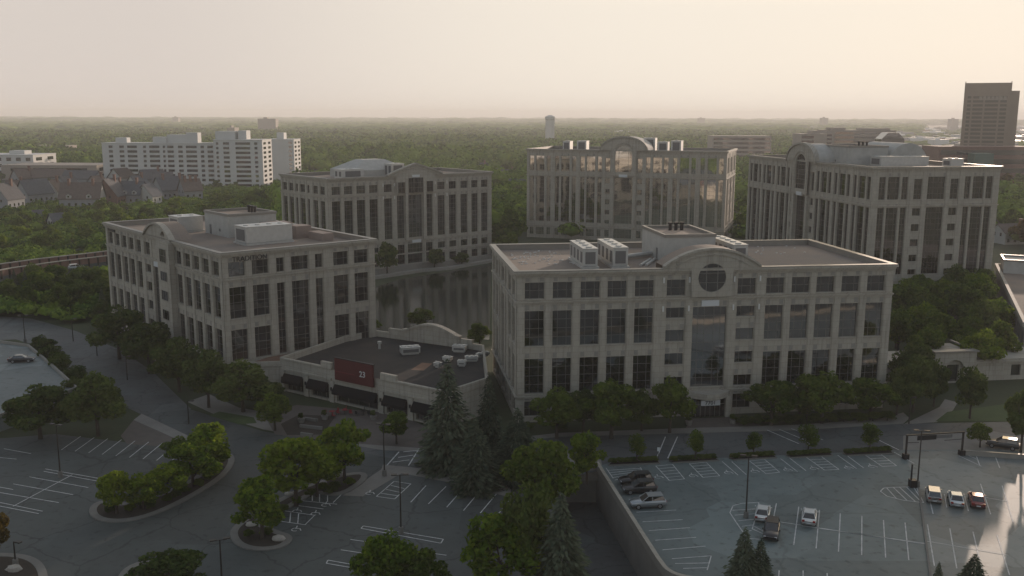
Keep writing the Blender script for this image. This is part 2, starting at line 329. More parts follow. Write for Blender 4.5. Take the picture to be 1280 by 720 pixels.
# middle lot
for (a,b) in (((380,628),(423,632)),((384,616),(428,620)),((428,620),(418,630)),((340,652),(384,658)),((352,640),(395,646)),((395,646),(383,658)),((366,633),(406,638)),
              ((392,617),(392,628)),((401,617),(401,629)),((411,618),(411,629)),((355,642),(354,654)),((365,643),(364,655)),((375,644),(374,656)),
              ((494,603),(472,622)),((472,622),(495,625)),((495,625),(515,606)),((494,603),(515,606)),((490,608),(507,612)),((484,613),(503,617)),((478,618),(499,621)),
              ((534,608),(515,629)),((559,609),(537,631)),((580,612),(560,635)),((601,615),(581,639)),((622,618),(602,642)),((640,624),(622,646)),
              ((453,662),(456,659)),((456,659),(556,675)),((453,662),(553,680)),((556,675),(553,680)),((440,676),(470,680)),((428,689),(470,695)),((412,702),(470,712)),((410,706),(470,716)),((412,702),(410,706)),((520,690),(560,695)),((510,705),(555,712))):
    line(mk,a,b)
mo=mk.obj('painted_lines',PAINT); struct(mo)
def wheelchair(mb,u,v,s=1.0,Z=None):
    p=at(u,v,0); k=10
    for i in range(k):
        a=PI*.2+1.5*PI*i/k; b=PI*.2+1.5*PI*(i+1)/k
        line(mb,(p.x+.45*s*math.cos(a),p.y+.45*s*math.sin(a),0),(p.x+.45*s*math.cos(b),p.y+.45*s*math.sin(b),0),.12,wpt=True)
    line(mb,(p.x,p.y+.2,0),(p.x,p.y+1.1*s,0),.14,wpt=True); line(mb,(p.x,p.y+.35,0),(p.x+.55*s,p.y+.3,0),.14,wpt=True); line(mb,(p.x+.5*s,p.y+.3,0),(p.x+.75*s,p.y-.3,0),.14,wpt=True)
wm=MB()
for u,v in ((463,618),(372,666-25),(408,633),(395,644),(371,664)): wheelchair(wm,u,v)
struct(wm.obj('painted_symbols',PAINT))

# ------------------------------------------------------------------ right parking deck
W0,W1,W2=(12.3,131.0),(16.9,99.2),(20.5,95.6)
wallpts=[W0,(13.9,119.6),(15.6,107.5)]+smooth([(16.6,100.5),(17.2,97.3),(19.5,95.9),(24,95.2)],2,False)+[(60,91),(118,86)]
deckpoly=wallpts+[(120,86),(120,141),(75,139.4),(59.7,139.2),(14.2,133.2),(12.3,131.5)]
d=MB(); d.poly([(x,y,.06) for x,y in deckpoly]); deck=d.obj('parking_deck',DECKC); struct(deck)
d=MB()
for i in range(len(wallpts)-1):
    a,b=wallpts[i],wallpts[i+1]; d.poly([(a[0],a[1],-5.6),(b[0],b[1],-5.6),(b[0],b[1],.06),(a[0],a[1],.06)])
tag(d.obj('retaining_wall',WALK),'concrete retaining wall dropping from the right parking deck to the ramp','wall')
d=MB(); d.wallrun(wallpts,.42,.04,1.0); o=d.obj('parapet_wall',CONC_D); tag(o,'low grey parapet wall curving along the edge of the right parking deck','wall')
d=MB(); d.wallrun([(x,y) for x,y in wallpts],.5,1.003,1.09); d.obj('coping',CONC,o)
# paler half beyond the joint, with the joint kerb
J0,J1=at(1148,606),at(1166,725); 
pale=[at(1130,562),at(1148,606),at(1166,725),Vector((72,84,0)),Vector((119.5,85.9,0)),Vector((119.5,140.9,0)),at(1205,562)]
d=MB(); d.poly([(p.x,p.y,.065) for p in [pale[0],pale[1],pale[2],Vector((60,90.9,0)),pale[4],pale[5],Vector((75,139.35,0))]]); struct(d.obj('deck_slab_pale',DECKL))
d=MB(); d.wallrun([(at(1150,608).x,at(1150,608).y),(J1.x,J1.y),(J1.x+.9,J1.y-5)],.25,.05,.2); struct(d.obj('deck_kerb',KERB))
# ramp floor and bank
d=MB(); d.poly([(5.5,131.2,-5.2),(5.5,60,-5.2),(26,60,-5.2),(26,131.2,-5.2)]); struct(d.obj('ramp_road',ASPH2))
d=MB(); d.poly([(5.5,131.2,-5.6),(5.5,60,-5.6),(5.5,60,0),(5.5,131.2,0)]); d.poly([(5.5,131.2,-5.6),(26,131.2,-5.6),(26,131.2,-1.2),(5.5,131.2,-1.2)]); d.poly([(5.5,60,-5.6),(26,60,-5.6),(26,60,0),(5.5,60,0)]); d.poly([(26,60,-5.6),(26,94.5,-5.6),(26,94.5,0),(26,60,0)])
struct(d.obj('ramp_side_wall',WALK))
d=MB(); d.box(4.6,130.6,-1.3,13.2,138.5,.05); o=d.obj('overpass_slab',WALK); struct(o)
d=MB(); d.box(5.0,130.2,-1.5,12.6,130.55,1.0); tag(d.obj('bridge_parapet',CONC_D),'short concrete parapet over the dark ramp entrance','wall')
# deck markings
LINEZ=.085
dm=MB()
seg=[]
# far row of angled stalls with hatching: boundaries (far point, near point)
bnd=[((759,585),(768,598)),((802,584),(806,592)),((821,582),(838,600)),((842,580),(857,598)),((863,579),(880,596)),((884,577),(901,594)),((904,576),(924,593)),((916,576),(934,592)),((938,575),(959,591)),((957,573),(976,589)),((977,572),(998,588)),((988,571),(1009,587)),((1009,570),(1032,586)),((1028,569),(1050,585)),((1048,567),(1072,584)),((1059,567),(1081,583)),((1080,565),(1104,581)),((1100,564),(1122,580)),((1119,563),(1144,577))]
for a,b in bnd: line(dm,a,b)
def hatch(p,q,r,s_,n):
    """diagonals between edge p-q and edge r-s_"""
    p,q,r,s_=[at(*x) for x in (p,q,r,s_)]
    line(dm,tuple(q),tuple(s_),.13,wpt=True); line(dm,tuple(p),tuple(r),.13,wpt=True)
    for i in range(1,n):
        t=i/n; line(dm,tuple(p.lerp(q,t)),tuple(r.lerp(s_,max(0,t-.0))),.12,wpt=True)
for i in (2,4,8,12,16): hatch(bnd[i][0],bnd[i][1],bnd[i+1][0],bnd[i+1][1],5)
hatch((760,588),(770,600),(802,585),(806,592),4)
# left column stalls
for k,(a,b) in enumerate((((797,640),(847,637)),((805,652),(855,649)),((813,663),(864,659)),((821,675),(872,671)),((830,687),(884,682)),((842,698),(891,694)),((891,694),(886,712)),((846,704),(888,703)),((856,710),(886,709)))): line(dm,a,b)
# islands of hatching round lamps
def ring(pts,n=5):
    P=[at(*p) for p in pts]
    for i in range(len(P)): line(dm,tuple(P[i]),tuple(P[(i+1)%len(P)]),.13,wpt=True)
isl=[(915,634),(920,630),(932,628),(950,627),(948,642),(943,657),(956,662),(960,668),(948,672),(936,672),(928,660),(920,646)]
ring([(914,640),(918,631),(930,628),(950,627),(948,640),(942,660),(960,668),(951,673),(936,672),(922,652)])
for a,b in (((917,637),(947,635)),((920,643),(947,641)),((925,650),(945,648)),((929,657),(943,655)),((933,664),(941,662)),((941,655),(958,664))): line(dm,a,b)
ring([(1102,612),(1106,608),(1118,607),(1147,606),(1150,614),(1156,626),(1130,623),(1110,618)])
for a,b in (((1110,608),(1122,621)),((1118,607),(1135,623)),((1126,607),(1146,625)),((1134,606),(1153,625)),((1143,606),(1152,620))): line(dm,a,b)
# long rows
for a,b in (((972,628),(967,655)),((1000,632),(994,680)),((1026,636),(1022,684)),((1052,640),(1050,688)),((1079,643),(1079,692)),((1106,648),(1109,695)),((1133,651),(1138,698)),((976,651),(1160,678)),((1004,656),(1160,677)),
            ((1161,612),(1168,640)),((1182,615),(1185,632)),((1207,617),(1212,636)),((1227,602),(1240,640)),((1161,653),(1170,705)),((1189,658),(1198,708)),((1218,662),(1229,708)),((1248,666),(1264,716)),((1160,674),(1262,691)),((976,712),(974,740)),((1006,712),(1006,740)),((1036,715),(1037,740)),((1200,567),(1228,580)),((1220,563),(1226,579)),((1245,567),(1251,582)),((1254,604),(1268,650)),((1208,565),(1224,572)),((1222,617),(1262,624))): line(dm,a,b,.13)
dmo=dm.obj('painted_lines',PAINT,deck)
wm=MB()
for u,v in ((824,596),(867,594),(911,590),(944,588),(985,586),(1018,584),(1061,583),(1091,581)): wheelchair(wm,u,v)
wm.obj('painted_symbols',PAINT,deck)

# planting strip along the deck
def bed(name, px, m, z=.16, label=None, cat='planting bed', kerbw=.3):
    P=[at(*p) for p in px]; P=[(p.x,p.y) for p in P]
    b=MB(); b.prism(P,0.01,z); o=b.obj(name,m); 
    if label: tag(o,label,cat)
    k=MB(); k.wallrun(P,kerbw,.01,z+.03,True); k.obj('kerb_edging',KERB,o)
    return o
beds=[((765,578),(762,582),(826,579),(822,574)),((838,576),(842,578),(900,575),(893,571)),((913,572),(918,574),(972,571),(966,567)),((984,568),(990,571),(1042,568),(1036,563)),((1055,565),(1060,568),(1118,565),(1112,559))]
# islands
IL=smooth([(116,640),(128,630),(150,636),(190,628),(240,606),(268,586),(272,572),(288,570),(292,580),(280,598),(240,624),(190,648),(150,656),(122,652)],2)
IM=smooth([(292,668),(305,655),(330,640),(352,628),(385,610),(420,598),(458,592),(455,604),(425,622),(395,616),(372,630),(340,648),(318,655),(345,668),(366,674),(355,686),(325,690),(300,684)],2)
IB=smooth([(-30,700),(10,698),(40,702),(55,715),(58,740),(40,800),(-30,800)],2)
IB2=smooth([(150,740),(158,716),(185,705),(215,712),(250,740),(250,790),(150,790)],2)
def island(px,label,grass=False):
    P=[at(*p) for p in px]; P=[(p.x,p.y) for p in P]
    b=MB(); b.prism(P,0.01,.14); o=b.obj('kerb_island',MULCH); tag(o,label,'traffic island')
    k=MB(); k.wallrun(P,.9,.01,.17,True); k.obj('kerb_edging',KERB,o)
island(IL,'long kerbed island curving between the left car park and the loop drive')
island(IM,'kerbed island with a rounded end beside the blank disabled bays')
island(IB,'kerbed island cut by the lower left corner of the view')
island(IB2,'kerbed island under the dark round tree at the bottom left')

# ------------------------------------------------------------------ left parking deck
LZ=2.4
pl=[(at(u,v,LZ).x,at(u,v,LZ).y) for u,v in ((-200,540),(-5,527),(40,512),(97,490),(66,462),(36,437),(-10,431),(-200,425))]
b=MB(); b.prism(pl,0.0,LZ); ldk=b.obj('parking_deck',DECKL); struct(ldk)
b=MB(); b.wallrun(pl[1:7],.3,LZ+.003,LZ+.55); tag(b.obj('parapet_wall',CONC_D),'low dark parapet round the pale parking deck at the left','wall')

# pond and terraces
sheet('pond',[(462,362),(500,350),(560,340),(614,330),(612,425),(560,425),(500,425),(462,425)],.05,WATER)
b=MB(); P=[at(*p) for p in ((430,352),(470,350),(525,341),(560,338),(625,326))]; b.wallrun([(p.x,p.y+1) for p in P],2.2,0,.9); 
P2=[(p.x,p.y+6) for p in P]; b.wallrun(P2,.5,0,2.2); tag(b.obj('terrace_wall',CONC_D),'long stone terrace wall on the far bank of the dark pond','wall')

# ------------------------------------------------------------------ office buildings
WCACHE={}
def window(par,P,ang,w,h,z,xs,nz,glass,shape=None,rec=.3,nv=None):
    key=(round(w,2),round(h,2),tuple(xs),nz,shape,glass.name)
    if key not in WCACHE:
        f=MB(); t=.07; dpt=.09
        if shape is None:
            f.box(0,0,0,t,dpt,h); f.box(w-t,0,0,w,dpt,h); f.box(t,0,0,w-t,dpt,t); f.box(t,0,h-t,w-t,dpt,h)
            for x in xs: f.box(x*w-t/2.6,.012,t,x*w+t/2.6,dpt-.01,h-t)
            for i in range(1,nz): f.box(t,.024,i*h/nz-.028,w-t,dpt-.024,i*h/nz+.028)
            poly=[(0,0),(w,0),(w,h),(0,h)]
        elif shape=='circle':
            r=w/2; k=28; poly=[(r+r*math.cos(2*PI*i/k),r+r*math.sin(2*PI*i/k)) for i in range(k)]
            for i in range(k):
                a,c=poly[i],poly[(i+1)%k]; f.tube((a[0],.04,a[1]),(c[0],.04,c[1]),.07,k=4)
            for x in xs:
                hh=math.sqrt(max(0,r*r-(x*w-r)**2)); f.box(x*w-.05,.01,r-hh,x*w+.05,.09,r+hh)
            for zz in (.33,.66):
                hh=math.sqrt(r*r-(zz*h-r)**2); f.box(r-hh,.02,zz*h-.035,r+hh,.08,zz*h+.035)
        else: # arch
            r=w/2; k=16; poly=[(0,0),(w,0)]+[(r+r*math.cos(PI*i/k),h-r+r*math.sin(PI*i/k)) for i in range(k+1)]
            for i in range(len(poly)):
                a,c=poly[i],poly[(i+1)%len(poly)]; f.tube((a[0],.04,a[1]),(c[0],.04,c[1]),.08,k=4)
            for x in xs:
                hh=h-r+math.sqrt(max(0,r*r-(x*w-r)**2)); f.box(x*w-.05,.01,0,x*w+.05,.09,hh)
            for i in range(1,nz):
                zz=i*(h-r*.5)/nz; hw=r if zz<h-r else math.sqrt(max(.01,r*r-(zz-h+r)**2)); f.box(r-hw,.02,zz-.035,r+hw,.08,zz+.035)
            k=10; pp=[(r+.55*r*math.cos(PI*i/k),h-r+.55*r*math.sin(PI*i/k)) for i in range(k+1)]
            for i in range(k): f.tube((pp[i][0],.05,pp[i][1]),(pp[i+1][0],.05,pp[i+1][1]),.06,k=4)
        p=MB(); p.poly([(x,.045,zz) for x,zz in poly])
        WCACHE[key]=(f.mesh('window',MULL),p.mesh('pane',glass))
    fm,pm=WCACHE[key]
    o=link('window',fm,par,(P[0],P[1],z),ang); link('pane',pm,o); return o

class Face:
    def __init__(s,P,d,n,L): s.P,s.d,s.n,s.L=P,d,n,L; s.ang=math.atan2(d[1],d[0])
    def pt(s,u,z,o=0): return (s.P[0]+s.d[0]*u+s.n[0]*o, s.P[1]+s.d[1]*u+s.n[1]*o, z)
    def bx(s,mb,u0,u1,z0,z1,o0,o1):
        P=[s.pt(u,z,o) for z in (z0,z1) for (u,o) in ((u0,o1),(u1,o1),(u1,o0),(u0,o0))]
        n=len(mb.v); mb.v+=P
        for q in ((0,3,2,1),(4,5,6,7),(0,1,5,4),(1,2,6,5),(2,3,7,6),(3,0,4,7)):
            mb.f.append(tuple(n+i for i in q)); mb.m.append(mb.mi)
def faces(W,D):
    return {'front':Face((0,0),(1,0),(0,-1),W),'right':Face((W,0),(0,1),(1,0),D),'back':Face((W,D),(-1,0),(0,1),W),'left':Face((0,D),(0,-1),(-1,0),D)}
def wallsheet(mb,F,z0,z1,ops,rec=.35):
    us=sorted({0,F.L}|{o[0] for o in ops}|{o[1] for o in ops}); zs=sorted({z0,z1}|{o[2] for o in ops}|{o[3] for o in ops})
    for i in range(len(us)-1):
        run=None
        for j in range(len(zs)-1):
            um,zm=(us[i]+us[i+1])/2,(zs[j]+zs[j+1])/2
            if any(o[0]<um<o[1] and o[2]<zm<o[3] for o in ops): continue
            mb.poly([F.pt(us[i],zs[j]),F.pt(us[i+1],zs[j]),F.pt(us[i+1],zs[j+1]),F.pt(us[i],zs[j+1])])
    for u0,u1,a,b in ops:
        for q in (((u0,a),(u1,a)),((u1,a),(u1,b)),((u1,b),(u0,b)),((u0,b),(u0,a))):
            (p,x),(r,y)=q; mb.poly([F.pt(p,x),F.pt(r,y),F.pt(r,y,-rec),F.pt(p,x,-rec)])
def panel(mb,F,u0,u1,bot,top,hole,o0,o1,step=.3):
    n=max(2,int((u1-u0)/step)); us=[u0+(u1-u0)*i/n for i in range(n+1)]
    for i in range(n):
        a,b=us[i],us[i+1]; ta,tb,ba,bb=top(a),top(b),bot(a),bot(b); ha=hole(a) if hole else None; hb=hole(b) if hole else None
        segs=[((ba,bb),(ta,tb))]
        if ha or hb:
            m=((ha or hb)[0]+(ha or hb)[1])/2; ha=ha or (m,m); hb=hb or (m,m); segs=[((ba,bb),(ha[0],hb[0])),((ha[1],hb[1]),(ta,tb))]
            for k in (0,1): mb.poly([F.pt(a,ha[k],o1),F.pt(b,hb[k],o1),F.pt(b,hb[k],o0),F.pt(a,ha[k],o0)])
        for (l0,l1),(h0,h1) in segs:
            if h0-l0<1e-3 and h1-l1<1e-3: continue
            for o in (o1,o0): mb.poly([F.pt(a,l0,o),F.pt(b,l1,o),F.pt(b,h1,o),F.pt(a,h0,o)])
        mb.poly([F.pt(a,ta,o1),F.pt(b,tb,o1),F.pt(b,tb,o0),F.pt(a,ta,o0)])
    for u in (u0,u1): mb.poly([F.pt(u,bot(u),o0),F.pt(u,bot(u),o1),F.pt(u,top(u),o1),F.pt(u,top(u),o0)])

def rooftop_unit(par,x0,y0,x1,y1,z0,h,name='rooftop_unit',m=None):
    b=MB(); z=z0+.45
    b.box(x0-.25,y0-.25,z0,x1+.25,y1+.25,z0+.4); b.box(x0,y0,z,x1,y1,z0+h); b.box(x0-.08,y0-.08,z0+h,x1+.08,y1+.08,z0+h+.12)
    o=b.obj(name,m or UNIT,par); l=MB(); lx=(x1-x0)
    l.box(x0+lx*.15,y0-.06,z+.4,x1-lx*.15,y0-.02,z0+h-.5); l.obj('louver',LOUV,o)
    n=max(2,int((y1-y0)/2.4))
    for i in range(n):
        yy=y0+(y1-y0)*(i+.5)/n; l=MB(); l.box(x0-.05,yy-.7,z+.5,x0-.02,yy+.7,z0+h-.6); l.obj('access_panel',LOUV,o)
        l=MB(); l.tube(((x0+x1)/2,yy,z0+h+.12),((x0+x1)/2,yy,z0+h+.3),.55,k=10); l.obj('fan',UNIT,o)
    return o
def penthouse(par,x0,y0,x1,y1,z0,z1,pipes=3):
    b=MB(); b.box(x0,y0,z0,x1,y1,z1-.3); 
    o=b.obj('penthouse',PENT,par)
    c=MB()
    for a in ((x0-.12,y0-.12,x1+.12,y0+.35),(x0-.12,y1-.35,x1+.12,y1+.12),(x0-.12,y0+.353,x0+.35,y1-.353),(x1-.35,y0+.353,x1+.12,y1-.353)): c.box(a[0],a[1],z1-.3,a[2],a[3],z1+.25)
    c.obj('coping',COPE,o)
    r=MB(); r.poly([(x0+.3,y0+.3,z1-.28),(x1-.3,y0+.3,z1-.28),(x1-.3,y1-.3,z1-.28),(x0+.3,y1-.3,z1-.28)]); r.obj('roof',ROOF,o)
    for i in range(pipes):
        q=MB(); px=x0+(x1-x0)*(.45+.12*i); py=y0+(y1-y0)*.72; q.tube((px,py,z1-.28),(px,py,z1+1.0),.32,k=10); q.tube((px,py,z1+.9),(px,py,z1+1.25),.45,k=10); q.obj('vent_pipe',DARKM,o)
    for nm,c in (('door',(x0+(x1-x0)*.2,y0-.05,z0+.1,x0+(x1-x0)*.2+1,y0-.01,z0+2.1)),('vent',(x0+(x1-x0)*.6,y0-.05,z0+1,x0+(x1-x0)*.6+.8,y0-.01,z0+1.6)),('door',(x0-.05,y0+4,z0+.1,x0-.01,y0+5,z0+2.1))):
        q=MB(); q.box(*c); q.obj(nm,LOUV,o)
    return o

def office(label,origin,ang,W,D,H,cols,levels,glass,ledges,visible=('front','left','right'),parap=.9,backs=True,baseH=4.0):
    """cols[face] = list of (u0,u1,style); levels[style] = list of (z0,z1,nz)"""
    root=thing('office_building',label,'office building',(origin[0],origin[1],0),R(ang),'stone office blocks round the pond')
    FS=faces(W,D); wall=MB(); wins=[]; rear=MB()
    for k,F in FS.items():
        cl=cols.get(k) or cols['front' if k in('back',) else 'side']
        ops=[]
        for u0,u1,st in cl:
            for (a,b,nz) in levels[st]:
                ops.append((u0,u1,a,b))
                if k in visible: wins.append((F,u0,u1,a,b,nz))
                else: rear.poly([F.pt(u0,a,-.35),F.pt(u1,a,-.35),F.pt(u1,b,-.35),F.pt(u0,b,-.35)])
        wallsheet(wall,F,0,H,ops)
        # dark frieze blocks above every opening and proud piers between
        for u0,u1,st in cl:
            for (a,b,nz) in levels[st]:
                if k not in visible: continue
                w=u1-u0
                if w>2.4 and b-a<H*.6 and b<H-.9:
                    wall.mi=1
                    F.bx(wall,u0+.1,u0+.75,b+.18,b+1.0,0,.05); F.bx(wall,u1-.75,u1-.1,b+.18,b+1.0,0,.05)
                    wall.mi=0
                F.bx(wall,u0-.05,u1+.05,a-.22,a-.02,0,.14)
        if k in visible:
            es=sorted([(u0,u1) for u0,u1,st in cl])
            gaps=[(0,es[0][0])]+[(es[i][1],es[i+1][0]) for i in range(len(es)-1)]+[(es[-1][1],F.L)]
            for g0,g1 in gaps:
                if g1-g0<.75: 
                    pass
                lv=[ledges[0]]+list(ledges[1:])
                for i in range(len(lv)):
                    zt=(lv[i+1] if i+1<len(lv) else H-1.0)
                    if g1-g0>=1.1: F.bx(wall,g0+.14 if g0>0 else -.12,g1-.14 if g1<F.L else F.L+.12,lv[i]+.42,zt-.003,0,.12)
                    else: F.bx(wall,g0+.1,g1-.1,lv[i]+.42,zt-.003,0,.07)
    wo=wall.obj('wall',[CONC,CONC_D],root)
    if rear.v: rear.obj('rear_glazing',glass,root)['kind']='stuff'
    for F,u0,u1,a,b,nz in wins:
        w=u1-u0; xs=(.27,.73) if w>2.6 else ((.5,) if w>1.2 else ())
        if w>4.5: xs=(.17,.36,.64,.83)
        p=F.pt(u0,a,-.34); window(root,p,F.ang,round(w,1),round(b-a,1),a,xs,nz,GLASSG if (w>5 and glass is GLASS) else glass)
    for z in ledges:
        l=MB()
        for k,F in FS.items(): 
            e=.32 if k in('front','back') else 0
            F.bx(l,-.32 if e else 0,F.L+(.32 if e else 0),z+.02,z+.24,0,.32); F.bx(l,-.18 if e else 0,F.L+(.18 if e else 0),z-.2,z+.017,0,.18)
        l.obj('ledge',CONC,root)
    c=MB()
    for k,F in FS.items():
        for (a,b,o) in ((-.95,-.6,.22),(-.597,-.3,.42),(-.297,-.003,.66)):
            e=o if k in('front','back') else 0
            F.bx(c,-e,F.L+e,H+a,H+b,0,o)
    c.obj('cornice',CONC,root)
    p=MB()
    for k,F in FS.items():
        e=.6 if k in ('front','back') else -.45
        F.bx(p,-e,F.L+e,H,H+.18,-.45,.6)
        F.bx(p,0.0 if e>0 else .45,F.L-(0 if e>0 else .45),H-parap,H-.003,-.35,-.003)
    p.obj('parapet',COPE,root)
    r=MB(); r.poly([(.2,.2,H-parap),(W-.2,.2,H-parap),(W-.2,D-.2,H-parap),(.2,D-.2,H-parap)]); r.obj('roof',ROOF,root)
    return root,FS
SHORT=[(1.2,4.4,'b'),(5.8,9.1,'b'),(10.7,12.3,'t'),(13.8,17.4,'t'),(18.9,20.5,'t'),(22.9,26.2,'b'),(27.6,30.8,'b')]
LONG=[(1.3,4.5,'b'),(5.9,9.1,'b'),(10.5,13.7,'b'),(15.0,18.2,'b'),(19.6,22.8,'b'),(25.0,28.2,'s'),(29.6,35.5,'g'),(37.2,40.4,'s'),(42.2,45.4,'b'),(46.7,49.9,'b'),(51.1,54.3,'b'),(55.6,58.8,'b'),(60.2,63.4,'b')]
LV6={'b':[(20.8,23.5,2),(12.9,18.8,4),(4.9,10.8,4),(1.0,3.6,2)],'t':[(20.8,23.5,2),(4.9,18.7,9),(1.0,3.6,2)],
     's':[(20.8,23.5,2),(17.0,18.8,1),(13.0,15.0,1),(9.0,11.0,1),(5.0,6.9,1),(1.0,3.6,2)],'g':[(5.0,18.8,9)]}
LV6['t2']=LV6['t']
def arcf(uc,half,zb,rise):
    Rr=(half*half+rise*rise)/(2*rise)
    return lambda u: zb+max(0,math.sqrt(max(0,Rr*Rr-(u-uc)**2))-(Rr-rise))
def moulding(mb,F,uc,half,f,o0,o1,t=.35,step=.4):
    n=int(2*half/step)
    for i in range(n):
        a=uc-half+2*half*i/n; b=uc-half+2*half*(i+1)/n
        P=[F.pt(a,f(a)-t,o1),F.pt(b,f(b)-t,o1),F.pt(b,f(b)+.02,o1),F.pt(a,f(a)+.02,o1)]; Q=[F.pt(a,f(a)-t,o0),F.pt(b,f(b)-t,o0),F.pt(b,f(b)+.02,o0),F.pt(a,f(a)+.02,o0)]
        mb.poly(P); mb.poly([P[3],P[2],Q[2],Q[3]]); mb.poly([P[0],P[1],Q[1],Q[0]])
def text(body,par,loc,ang,size,m,name='lettering',ext=.04,al='CENTER',tilt=PI/2):
    c=bpy.data.curves.new(name,'FONT'); c.body=body; c.size=size; c.extrude=ext; c.align_x=al; c.align_y='CENTER'; c.materials.append(m)
    t=bpy.data.objects.new(name,c); col.objects.link(t); bpy.context.view_layer.update()
    me=bpy.data.meshes.new_from_object(t.evaluated_get(bpy.context.evaluated_depsgraph_get())); bpy.data.objects.remove(t)
    o=link(name,me,par,loc); o.rotation_euler=(tilt,0,ang); return o
LETTER=mat('lettering_dark',(.02,.02,.02),.5)
SIGNW=mat('sign_white',(.55,.57,.58),.4)

# --- front long block with round window (C)
C,FC=office('long six storey stone office block with a big round window in its front gable',(.8,151.8),8.0,64.7,32.6,25.3,{'front':LONG,'side':SHORT,'back':LONG},LV6,GLASS,[4.3,20.2],visible=('front','left'))
F=FC['front']; uc=32.5
ped=MB(); top=arcf(uc,8.3,25.9,2.9)
panel(ped,F,uc-8.3,uc+8.3,lambda u:(20.6 if abs(u-uc)<3.6 else 25.33),top,lambda u:((23.8-math.sqrt(2.4**2-(u-uc)**2),23.8+math.sqrt(2.4**2-(u-uc)**2)) if abs(u-uc)<2.399 else None),-.25,.7,.2)
moulding(ped,F,uc,8.3,top,.7,1.05,.4); moulding(ped,F,uc,6.4,arcf(uc,6.4,25.9,1.9),.703,.85,.2)
po=ped.obj('gable',CONC,C); window(po,F.pt(uc-2.4,21.4,.6),0,4.8,4.8,21.4,(.3,.7),3,GLASS,'circle')
b=MB(); zc=arcf(uc,8.3,25.9,2.9)
for i in range(16):
    a=uc-8.3+16.6*i/16; c2=uc-8.3+16.6*(i+1)/16; b.poly([F.pt(a,zc(a)-.05,-.25),F.pt(c2,zc(c2)-.05,-.25),F.pt(c2,zc(c2)-.05,-4),F.pt(a,zc(a)-.05,-4)])
b.poly([F.pt(uc-8.3,24.5,-4)]+[F.pt(uc-8.3+16.6*i/16,zc(uc-8.3+16.6*i/16)-.05,-4) for i in range(17)]+[F.pt(uc+8.3,24.5,-4)])
b.obj('gable_back',ROOF,po)
for u in (24.4,28.8,36.5,41.0):
    for z in (23.0,18.2):
        b=MB(); F.bx(b,u-.12,u+.12,z,z+.9,.12,.35); b.obj('wall_lamp',WHITE,C)
b=MB(); F.bx(b,31.0,34.0,18.95,19.95,.14,.3); b.obj('name_plate',SIGNW,C)
# entrance bay
b=MB(); n=14
arc=[(29.3+ (6.6)*i/n, -1.9*math.sin(PI*i/n)-1.2) for i in range(n+1)]
b.prism([(28.8,-.02)]+[(28.8,-1.2)]+arc+[(36.2,-1.2),(36.2,-.02)],3.5,4.45); e=b.obj('entrance_canopy',CONC,C)
b=MB(); 
for u in (29.0,35.9): b.box(u-.45,-1.5,0,u+.45,-.6,3.5)
b.obj('pier',CONC,e)
b=MB(); b.box(29.5,-1.0,.1,35.4,-.9,3.3); b.obj('pane',GLASS,e)
b=MB()
for i in range(8): b.box(29.5+i*.843-.04,-1.08,.1,29.5+i*.843+.04,-1.01,3.3)
b.box(29.5,-1.1,2.2,35.4,-1.03,2.3); b.obj('door_frame',MULL,e)
b=MB(); b.box(30.9,-2.2,2.35,34.2,-2.05,3.25); s=b.obj('number_sign',SIGNW,e); text('7701',s,(32.5,-2.23,2.8),0,.95,LETTER)
penthouse(C,28.2,12.5,37.6,27,24.4,29.2)
rooftop_unit(C,12.4,7.2,14.9,18.6,24.4,3.4); rooftop_unit(C,17.6,7.2,20.2,19,24.4,3.5); rooftop_unit(C,39.7,9,42.3,22,24.4,3.4)
b=MB(); b.tube((24,9,24.6),(27.6,16,24.6),.25); b.tube((23,9,24.6),(26.8,16,24.6),.25); b.tube((21,16,25),(28,20,25),.45); b.obj('duct',UNIT,C)
b=MB()
for _ in range(60): x,y=RND.uniform(2,12),RND.uniform(12,30); b.box(x,y,24.41,x+.3,y+.2,24.5)
for _ in range(25): x,y=RND.uniform(43,62),RND.uniform(20,31); b.box(x,y,24.41,x+.3,y+.2,24.5)
b.obj('roof_paver',WHITE,C)

# --- left block with the bank name (A)
A_O=(-94.4,221.1)
A,FA=office('left six storey stone office block with TRADITION lettering beside a red restaurant sign',A_O,-49.9,64.7,32.2,25.3,{'front':[c for c in LONG if c[0]!=37.2],'side':SHORT,'back':LONG},LV6,GLASS,[4.3,20.2],visible=('front','right'))
F=FA['front']; 
# slim entrance stair bay in the long side and curved gable
ped=MB(); uc=34.5; top=arcf(uc,7.6,25.5,2.9)
panel(ped,F,uc-7.6,uc+7.6,lambda u:25.33,top,lambda u:((25.75,25.75+math.sqrt(1.1**2-(u-uc-3.)**2)) if abs(u-uc-3.)<1.099 else None),-.25,.6,.2)
moulding(ped,F,uc,7.6,top,.6,1.0,.4)
F.bx(ped,35.8,42.2,.5,25.1,0.15,1.3)
po=ped.obj('gable',CONC,A)
b=MB(); zc=top
for i in range(16):
    a=uc-7.6+15.2*i/16; c2=uc-7.6+15.2*(i+1)/16; b.poly([F.pt(a,zc(a)-.05,-.25),F.pt(c2,zc(c2)-.05,-.25),F.pt(c2,zc(c2)-.05,-3.5),F.pt(a,zc(a)-.05,-3.5)])
b.obj('gable_back',ROOF,po)
b=MB(); F.bx(b,31.2,34.0,19.0,20.0,.14,.5); b.obj('name_plate',SIGNW,A)
for (a,z0,z1) in ((37.4,20.8,23.5),(37.4,17.0,18.9),(37.4,13.0,15),(37.4,9,11),(37.4,5,6.9)): 
    window(A,F.pt(a,0,1.45),0,3.2,round(z1-z0,1),z0,(.27,.73),2 if z0>20 else 1,GLASS)
